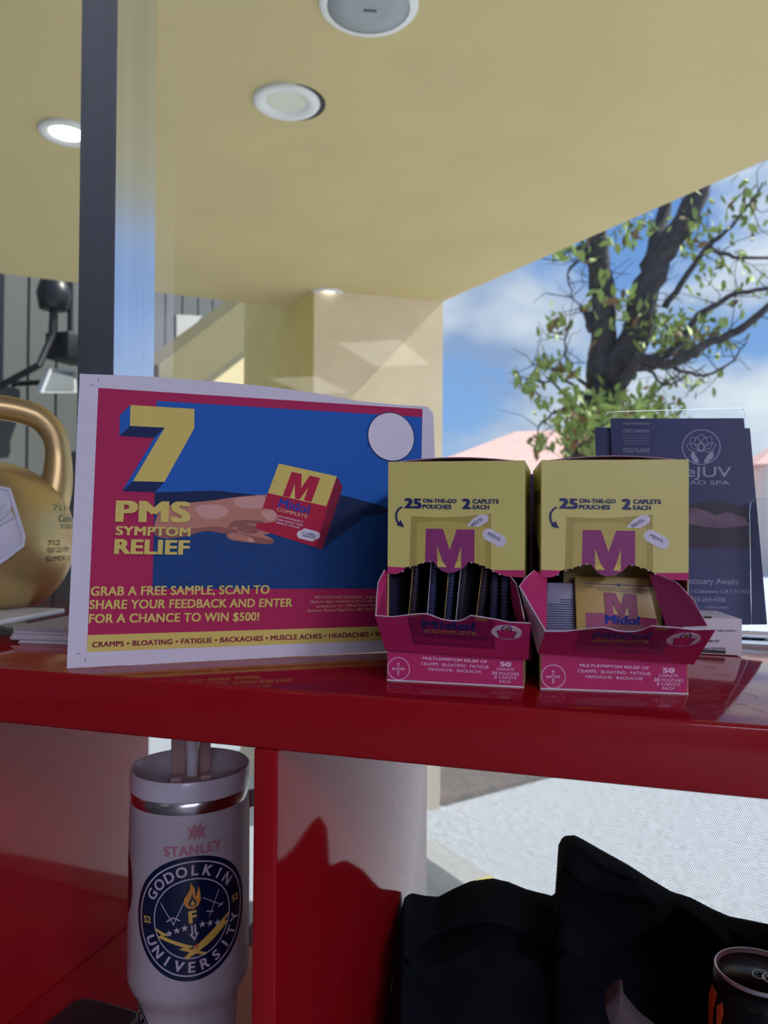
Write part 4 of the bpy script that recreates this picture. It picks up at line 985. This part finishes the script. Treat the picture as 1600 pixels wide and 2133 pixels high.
def arc_text(s, r, h, a0, a1, m, k, flip=False, bold=.03):
    out = []; n_ = len(s)
    for i, ch in enumerate(s):
        if ch == ' ': continue
        a = a0+(a1-a0)*i/(n_-1); vs, fs, asp = glyphs(ch, bold); w = h*asp
        for i_, (v_, f_) in enumerate(copies(vs, fs, bold)):
            pts = []
            for x, y in v_:
                X = (x-.5)*w; Y = (y-.5)*h
                if flip: rr_, t_ = r-Y, a+PI/2
                else: rr_, t_ = r+Y, a-PI/2
                rad = V((math.cos(a), math.sin(a))); tan = V((math.cos(t_), math.sin(t_)))
                q = rad*rr_+tan*X; pts.append((q.x, q.y))
            out.append((pts, f_, m, k+i_*.2))
    return out
st_n = mat('sticker_navy', sr(12, 26, 58), .22); st_w = mat('sticker_white', (.5, .44, .5), .3); st_g = mat('sticker_gold', sr(214, 176, 84), .3); st_o = mat('sticker_orange', sr(216, 140, 54), .3); st_r = mat('sticker_red', sr(190, 40, 50), .3); st_k = mat('sticker_black', (.01, .01, .012), .25)
E_ = [(*P_([(math.cos(2*PI*i/72), math.sin(2*PI*i/72)) for i in range(72)]), st_n, 0)]
E_ += [(*ring(.90, .925), st_w, 1), (*ring(.625, .645), st_w, 1)]
E_ += arc_text('GODOLKIN', .775, .17, math.radians(146), math.radians(36), st_w, 1) + arc_text('UNIVERSITY', .775, .17, math.radians(203), math.radians(341), st_w, 1, True)
def gl2(s, x, y, h, m, bold=.03, rot=0):
    vs, fs, asp = glyphs(s, bold); w = h*asp
    return [([(x+(a-.5)*w, y+(b-.5)*h) for a, b in v_], f_, m, 1+i_*.2) for i_, (v_, f_) in enumerate(copies(vs, fs, bold))]
E_ += gl2('S2', -.775, .02, .11, st_g)+gl2('S2', .775, .06, .11, st_g)+gl2('F', 0, .03, .2, st_g, .06)
flame = [(.01, .58), (.06, .48), (.07, .40), (.055, .33), (.085, .36), (.13, .50), (.15, .38), (.145, .27), (.10, .19), (.02, .155), (-.07, .18), (-.125, .26), (-.11, .34), (-.04, .42), (.0, .49)]
E_ += [(*P_(flame), st_o, 1), (*P_([(.02, .42), (.03, .34), (.08, .26), (.06, .21), (.02, .19), (-.04, .21), (-.055, .26), (-.01, .32)]), st_n, 2), (*P_([(.02, .30), (.05, .24), (.02, .20), (-.02, .24)]), st_g, 3)]
E_ += [(*P_([(-.04, -.10), (.04, -.10), (.04, -.24), (.075, -.24), (0, -.36), (-.075, -.24), (-.04, -.24)]), st_w, 1), (*P_([(-.012, -.10), (.012, -.10), (.012, -.25), (.03, -.26), (0, -.31), (-.03, -.26), (-.012, -.25)]), st_n, 2)]
def star(x, y, r, m): return (*P_([(x+(r if i % 2 == 0 else r*.42)*math.sin(PI*i/5), y+(r if i % 2 == 0 else r*.42)*math.cos(PI*i/5)) for i in range(10)]), m, 1)
E_ += [star(sx_*q, yy, .06, st_w) for sx_ in (-1, 1) for q, yy in ((.14, -.13), (.265, -.15), (.39, -.19))] + [star(.01, -.46, .055, st_r)]
bolt = [(-.62, -.07), (-.32, -.215), (-.40, -.19), (-.34, -.27), (-.02, -.44), (.22, -.60), (.12, -.62), (-.10, -.50), (-.30, -.44), (-.22, -.375), (-.56, -.21), (-.46, -.185), (-.62, -.12)]
bolt = [(-.64, -.09), (-.39, -.22), (-.50, -.225), (-.005, -.45), (-.11, -.462), (.19, -.605), (.14, -.63), (-.26, -.45), (-.17, -.437), (-.60, -.24), (-.52, -.215), (-.635, -.125)]
E_ += [(*P_(bolt), st_g, 1), (*P_([(-a, b) for a, b in bolt]), st_g, 1)]
def line(a, b, w): return (*P_(stroke([a, b], w)), st_w, 1)
E_ += [line((-.50, .30), (-.30, -.06), .014), (line((-.12, .28), (-.32, -.06), .014)), line((-.42, .0), (-.31, .06), .02), line((-.31, .06), (-.20, .0), .02), line((.18, .30), (.50, .06), .012), line((.46, .34), (.26, -.04), .012), line((.42, .06), (.52, .10), .02), line((.22, .06), (.34, .02), .02)]
mb = MB(); az0 = math.radians(3); wrap(mb, E_, az0, .1615, .0490, math.radians(5)); s_ = mb.build('round_sticker', o); s_['label'] = 'round navy sticker with a torch and two lightning bolts'
ghost = mat('faded_pink_print', sr(170, 112, 122), .5)
mb = MB(); wrap(mb, gl2('STANLEY', -.02, .0, .16, ghost, .05), math.radians(4), .2155, .050, math.radians(2))
wrap(mb, [(*P_([(-.14, 0), (-.1, .12), (-.14, .2), (-.08, .17), (-.04, .24), (.0, .19), (.06, .25), (.08, .17), (.14, .2), (.1, .12), (.14, 0), (.06, .06), (.03, 0), (0, .07), (-.04, 0), (-.06, .06)]), ghost, 1)], math.radians(6), .2225, .055); mb.build('faded_logo', o)
mb = MB(); wrap(mb, [(*P_([(.8*math.cos(2*PI*i/48), math.sin(2*PI*i/48)) for i in range(48)]), mat('sticker_maroon', sr(70, 20, 26), .25), 0), (*ring(.6, .66), mat('sticker_purple', sr(90, 50, 110), .3), 1)], math.radians(-92), .178, .030); s_ = mb.build('maroon_sticker', o); s_['label'] = 'dark maroon oval sticker on the left edge'
mb = MB(); wrap(mb, [(*P_([(math.cos(2*PI*i/48), math.sin(2*PI*i/48)) for i in range(48)]), st_k, 0), (*ring(.9, .94), st_w, 1), (*P_([(.1, -.3), (.5, .3), (.56, -.1), (.3, -.5)]), st_w, 1)]+arc_text('CAMERA DEPT', .75, .2, math.radians(110), math.radians(-60), st_w, 1), math.radians(-82), .045, .036); s_ = mb.build('black_sticker', o); s_['label'] = 'black sticker with white lettering near the base'

# ------------------------------------------------------------------ phone
ph = mat('phone_case_navy', sr(48, 48, 66), .4); phs = mat('phone_screen', (.008, .007, .009), .12)
o = thing('phone', 'dark smartphone lying on the bottom shelf at the lower left corner', 'phone', (-.48, .575, BZ))
PP = PL((-.5165, .503, BZ+.0005), (.9985, -.055, 0), (.055, .9985, 0))
mb = MB(); mb.prism([PP.P(u, v, 0) for u, v in rr(0, 0, .077, .148, .013, 8)], PP.n*.0088, ph); mb.build('case', o, bevel=.0022)
mb = MB(); mb.prism([PP.P(u, v, .0089) for u, v in rr(.0035, .0035, .0735, .1445, .010, 8)], PP.n*.0003, phs); mb.build('screen', o)

# ------------------------------------------------------------------ hoodie
cloth = mat('black_fleece', (.0058, .0078, .012), .95, spec=.12); noisy(cloth, 700, .25, .25, 1500)
SIL = [(815, 2150), (821, 2080), (830, 1990), (836, 1920), (846, 1870), (862, 1860), (890, 1866), (918, 1868), (950, 1850), (985, 1835), (1030, 1829), (1062, 1836), (1100, 1852), (1140, 1862), (1163, 1868), (1164, 1790), (1166, 1752), (1178, 1740), (1200, 1738), (1222, 1750), (1260, 1772), (1310, 1800), (1350, 1826), (1400, 1856), (1440, 1868), (1480, 1890), (1520, 1908), (1560, 1916), (1610, 1926), (1660, 1940)]
def sil(x):
    for i in range(len(SIL)-1):
        (a, b), (c_, d_) = SIL[i], SIL[i+1]
        if x <= c_: return b+(d_-b)*(x-a)/(c_-a)
    return SIL[-1][1]
FOLDS = [([(836, 1960), (870, 1920), (960, 1890), (1010, 1884), (1080, 1900), (1150, 1932), (1210, 1955), (1300, 1930), (1370, 1890)], 26, .020),
         ([(1172, 1760), (1185, 1800), (1230, 1840), (1290, 1850), (1350, 1855), (1380, 1880)], 16, .013), ([(1205, 1750), (1260, 1800), (1330, 1830), (1390, 1858)], 12, .010),
         ([(1400, 1862), (1440, 1880), (1500, 1930), (1520, 1960)], 18, .016), ([(1430, 1868), (1500, 1905), (1560, 1960)], 12, .010), ([(940, 1860), (1020, 1850), (1080, 1880), (1160, 1890)], 16, .010),
         ([(860, 1880), (858, 1940), (850, 2010)], 18, .012), ([(1300, 2010), (1400, 2050), (1480, 2060)], 30, .012), ([(900, 2000), (1000, 1960), (1120, 2010)], 40, .010)]
def segd(p, a, b):
    ax, ay = a; bx, by = b; dx, dy = bx-ax, by-ay; t = max(0, min(1, ((p[0]-ax)*dx+(p[1]-ay)*dy)/(dx*dx+dy*dy)))
    return math.hypot(p[0]-ax-t*dx, p[1]-ay-t*dy), (p[1]-ay-t*dy)
def fold(x, y):
    s_ = 0
    for pts, w, a in FOLDS:
        d_, sg = min((segd((x, y), pts[i], pts[i+1]) for i in range(len(pts)-1)), key=lambda q: q[0])
        ww = w if sg > 0 else w*.28
        s_ += 2.1*a*math.exp(-(d_/ww)**2)
    return s_
cols_ = [815+i*6.5 for i in range(130)]; NR = 44; vs = []; fs = []
for x in cols_:
    ys = sil(x); w = min(1, max(0, (x-1200)/200))
    yS = .745+.03*w; ux = math.tan(math.atan((x-800)/FOC)-YAW)
    if ux < 0: yS = min(yS, (XR+.006)/ux)
    yB = min(.57+.085*w, yS-.06); top_ = px(x, ys, 1, yS)
    colv = []
    for j in range(NR+1):
        t = j/NR*PI/2; yy = yS-(yS-yB)*math.sin(t)**.8
        zz = top_.z-(top_.z-BZ-.003)*(1-math.cos(t))
        d_ = V((ux, 1, 0)); P3 = V((ux*yy, yy, zz))
        # pixel of this point, for the folds
        cf = (P3-EYE); qx = 800+FOC*cf.dot(_r)/cf.dot(_f); qy = 1066.5-FOC*cf.dot(_u)/cf.dot(_f)
        k = fold(qx, qy)*min(1, j/5)*(1 if j < NR-3 else 0)
        yy2 = yy-k+.03*min(1, j/6)*(1 if j < NR-3 else 0)*.5; zz2 = zz
        xx = ux*yy2
        xx = max(XR+.003, min(.148, xx))
        colv.append(V((xx, yy2, max(BZ+.002, zz2))))
    back = [V((max(XR+.003, min(.148, ux*q)), q, BZ+.003+(top_.z-BZ-.003)*h_)) for q, h_ in ((min(.815, yS+.018), .93), (min(.82, yS+.035), .6), (min(.822, yS+.04), .25), (min(.822, yS+.04), .0))]
    back = [V((max(XR+.003, q.x), q.y, q.z)) for q in back]
    vs += back[::-1]+colv
nn_ = NR+1+4
for i in range(len(cols_)-1):
    for j in range(nn_-1): fs.append((i*nn_+j, i*nn_+j+1, (i+1)*nn_+j+1, (i+1)*nn_+j))
    fs.append((i*nn_+nn_-1, i*nn_, (i+1)*nn_, (i+1)*nn_+nn_-1))
fs.append(tuple(range(nn_))); fs.append(tuple((len(cols_)-1)*nn_+j for j in range(nn_-1, -1, -1)))
hood = thing('hoodie', 'crumpled black hoodie heaped in the right compartment of the red shelf', 'hoodie', (-.03, .66, BZ))
mb = MB(); mb.add(vs, fs, cloth); ho = mb.build('folded_body', hood, smooth=True)
md = ho.modifiers.new('soft', 'SMOOTH'); md.factor = .5; md.iterations = 1
knit = mat('grey_brown_knit', sr(96, 82, 84), .95); noisy(knit, 900, .4, .6, 1200)
mb = MB(); cp = [px(x, y, 1, yy) for x, y, yy in [(1258, 2100, .553), (1285, 2075, .55), (1296, 2070, .55), (1298, 2100, .548), (1330, 2140, .545), (1380, 2180, .54), (1290, 2180, .54), (1268, 2130, .55)]]
mb.prism(cp, (0, .02, 0), knit); mb.build('frayed_cuff', hood, bevel=.002)

# ------------------------------------------------------------------ drink can
KCc = V((.0905, .588, BZ+.0005)); CH = .172; R_ = .0325
canb = mat('can_black', (.012, .011, .013), .28, .5); cano = mat('can_orange', sr(240, 104, 56), .35); al = mat('can_aluminium', (.8, .78, .8), .3, .8); cang = mat('can_grey_print', sr(130, 124, 130), .35)
o = thing('drink_can', 'black drink can with orange lettering on the bottom shelf in front of the hoodie', 'can', KCc)
mb = MB(); mb.lathe([(.024, 0), (.027, .004), (R_, .012), (R_, CH-.018), (R_-.001, CH-.014), (.0285, CH-.003)], canb, KCc, 56); mb.build('body', o, smooth=True)
mb = MB(); mb.lathe([(.0282, CH-.0035), (.0290, CH-.001), (.0286, CH), (.0272, CH-.0005), (.0262, CH-.006), (.0245, CH-.0072), (.0225, CH-.0055), (.0215, CH-.0055), (.001, CH-.0058)], al, KCc, 56, False, True); lidc = mb.build('lid', o, smooth=True)
cv = V((-KCc.x, -KCc.y, 0)).normalized(); cs = V((-cv.y, cv.x, 0))
tz_ = KCc+V((0, 0, CH-.0052))
mb = MB(); td = (cs*.96+cv*.25).normalized(); te = V((-td.y, td.x, 0))
mb.tube([tz_+td*(.0045*math.cos(a)-.000)+te*.0062*math.sin(a)+V((0, 0, .0012)) for a in (2*PI*i/20 for i in range(20))], .0011, al, 8, closed=True)
mb.tube([tz_+td*(.010+.0075*math.cos(a))+te*.0075*math.sin(a)+V((0, 0, .0014)) for a in (2*PI*i/24 for i in range(24))], .0012, al, 8, closed=True)
mb.lathe([(.0028, 0), (.0028, .0014), (.0015, .0022)], al, tz_, 20); mb.build('pull_tab', o, smooth=True)
mb = MB(); mo = []
for i in range(28):
    a = 2*PI*i/28; q = tz_+td*(-.0095+.0105*math.cos(a))+te*.013*math.sin(a)+V((0, 0, .0003)); mo.append(q)
mb.poly(mo, mat('can_opening_dark', (.03, .018, .018), .3)); mb.build('opening', o)
mb = MB(); mb.tube([q+V((0, 0, .0002)) for q in mo], .0007, al, 6, closed=True); mb.build('opening_score', o, smooth=True)
mb = MB()
def canp(pts, m, k=1):
    for vs_, fs_, m_, k_ in dense([(*P_(pts), m, k)], .12):
        out = []
        for a, b in vs_:
            an = a*.6; zz = b*.05+CH-.052
            out.append(KCc+(cv*math.cos(an)+cs*math.sin(an))*(R_+.0002+k*.0001)+V((0, 0, zz)))
        mb.add(out, fs_, m_)
canp([(-2.2, .6), (-1.85, .85), (-1.5, .80), (-1.75, .5), (-1.85, .15), (-1.7, -.05), (-1.45, .02), (-1.15, .35), (-1.05, .30), (-1.12, .05), (-1.3, -.2), (-1.05, -.28), (-1.3, -.42), (-1.5, -.6), (-1.8, -.35), (-2.1, -.1), (-2.3, .2)], cano)
canp([(-1.55, .62), (-1.25, .74), (-1.2, .62), (-1.45, .22), (-1.6, .18)], cano)
canp([(-2.2, -.55), (-1.9, -.62), (-1.5, -.9), (-1.3, -1.3), (-1.2, -1.7), (-1.6, -1.6), (-1.9, -1.1)], cano)
for i in range(5): canp([(-.75, -.2-i*.12), (-.55, -.2-i*.12), (-.55, -.26-i*.12), (-.75, -.26-i*.12)], cang); canp([(-.45, .0-i*.13), (-.38, .0-i*.13), (-.38, -.1-i*.13), (-.45, -.1-i*.13)], cang)
canp([(-.85, -1.0), (-.3, -1.0), (-.3, -1.5), (-.85, -1.5)], cang)
mb.build('printed_lettering', o)
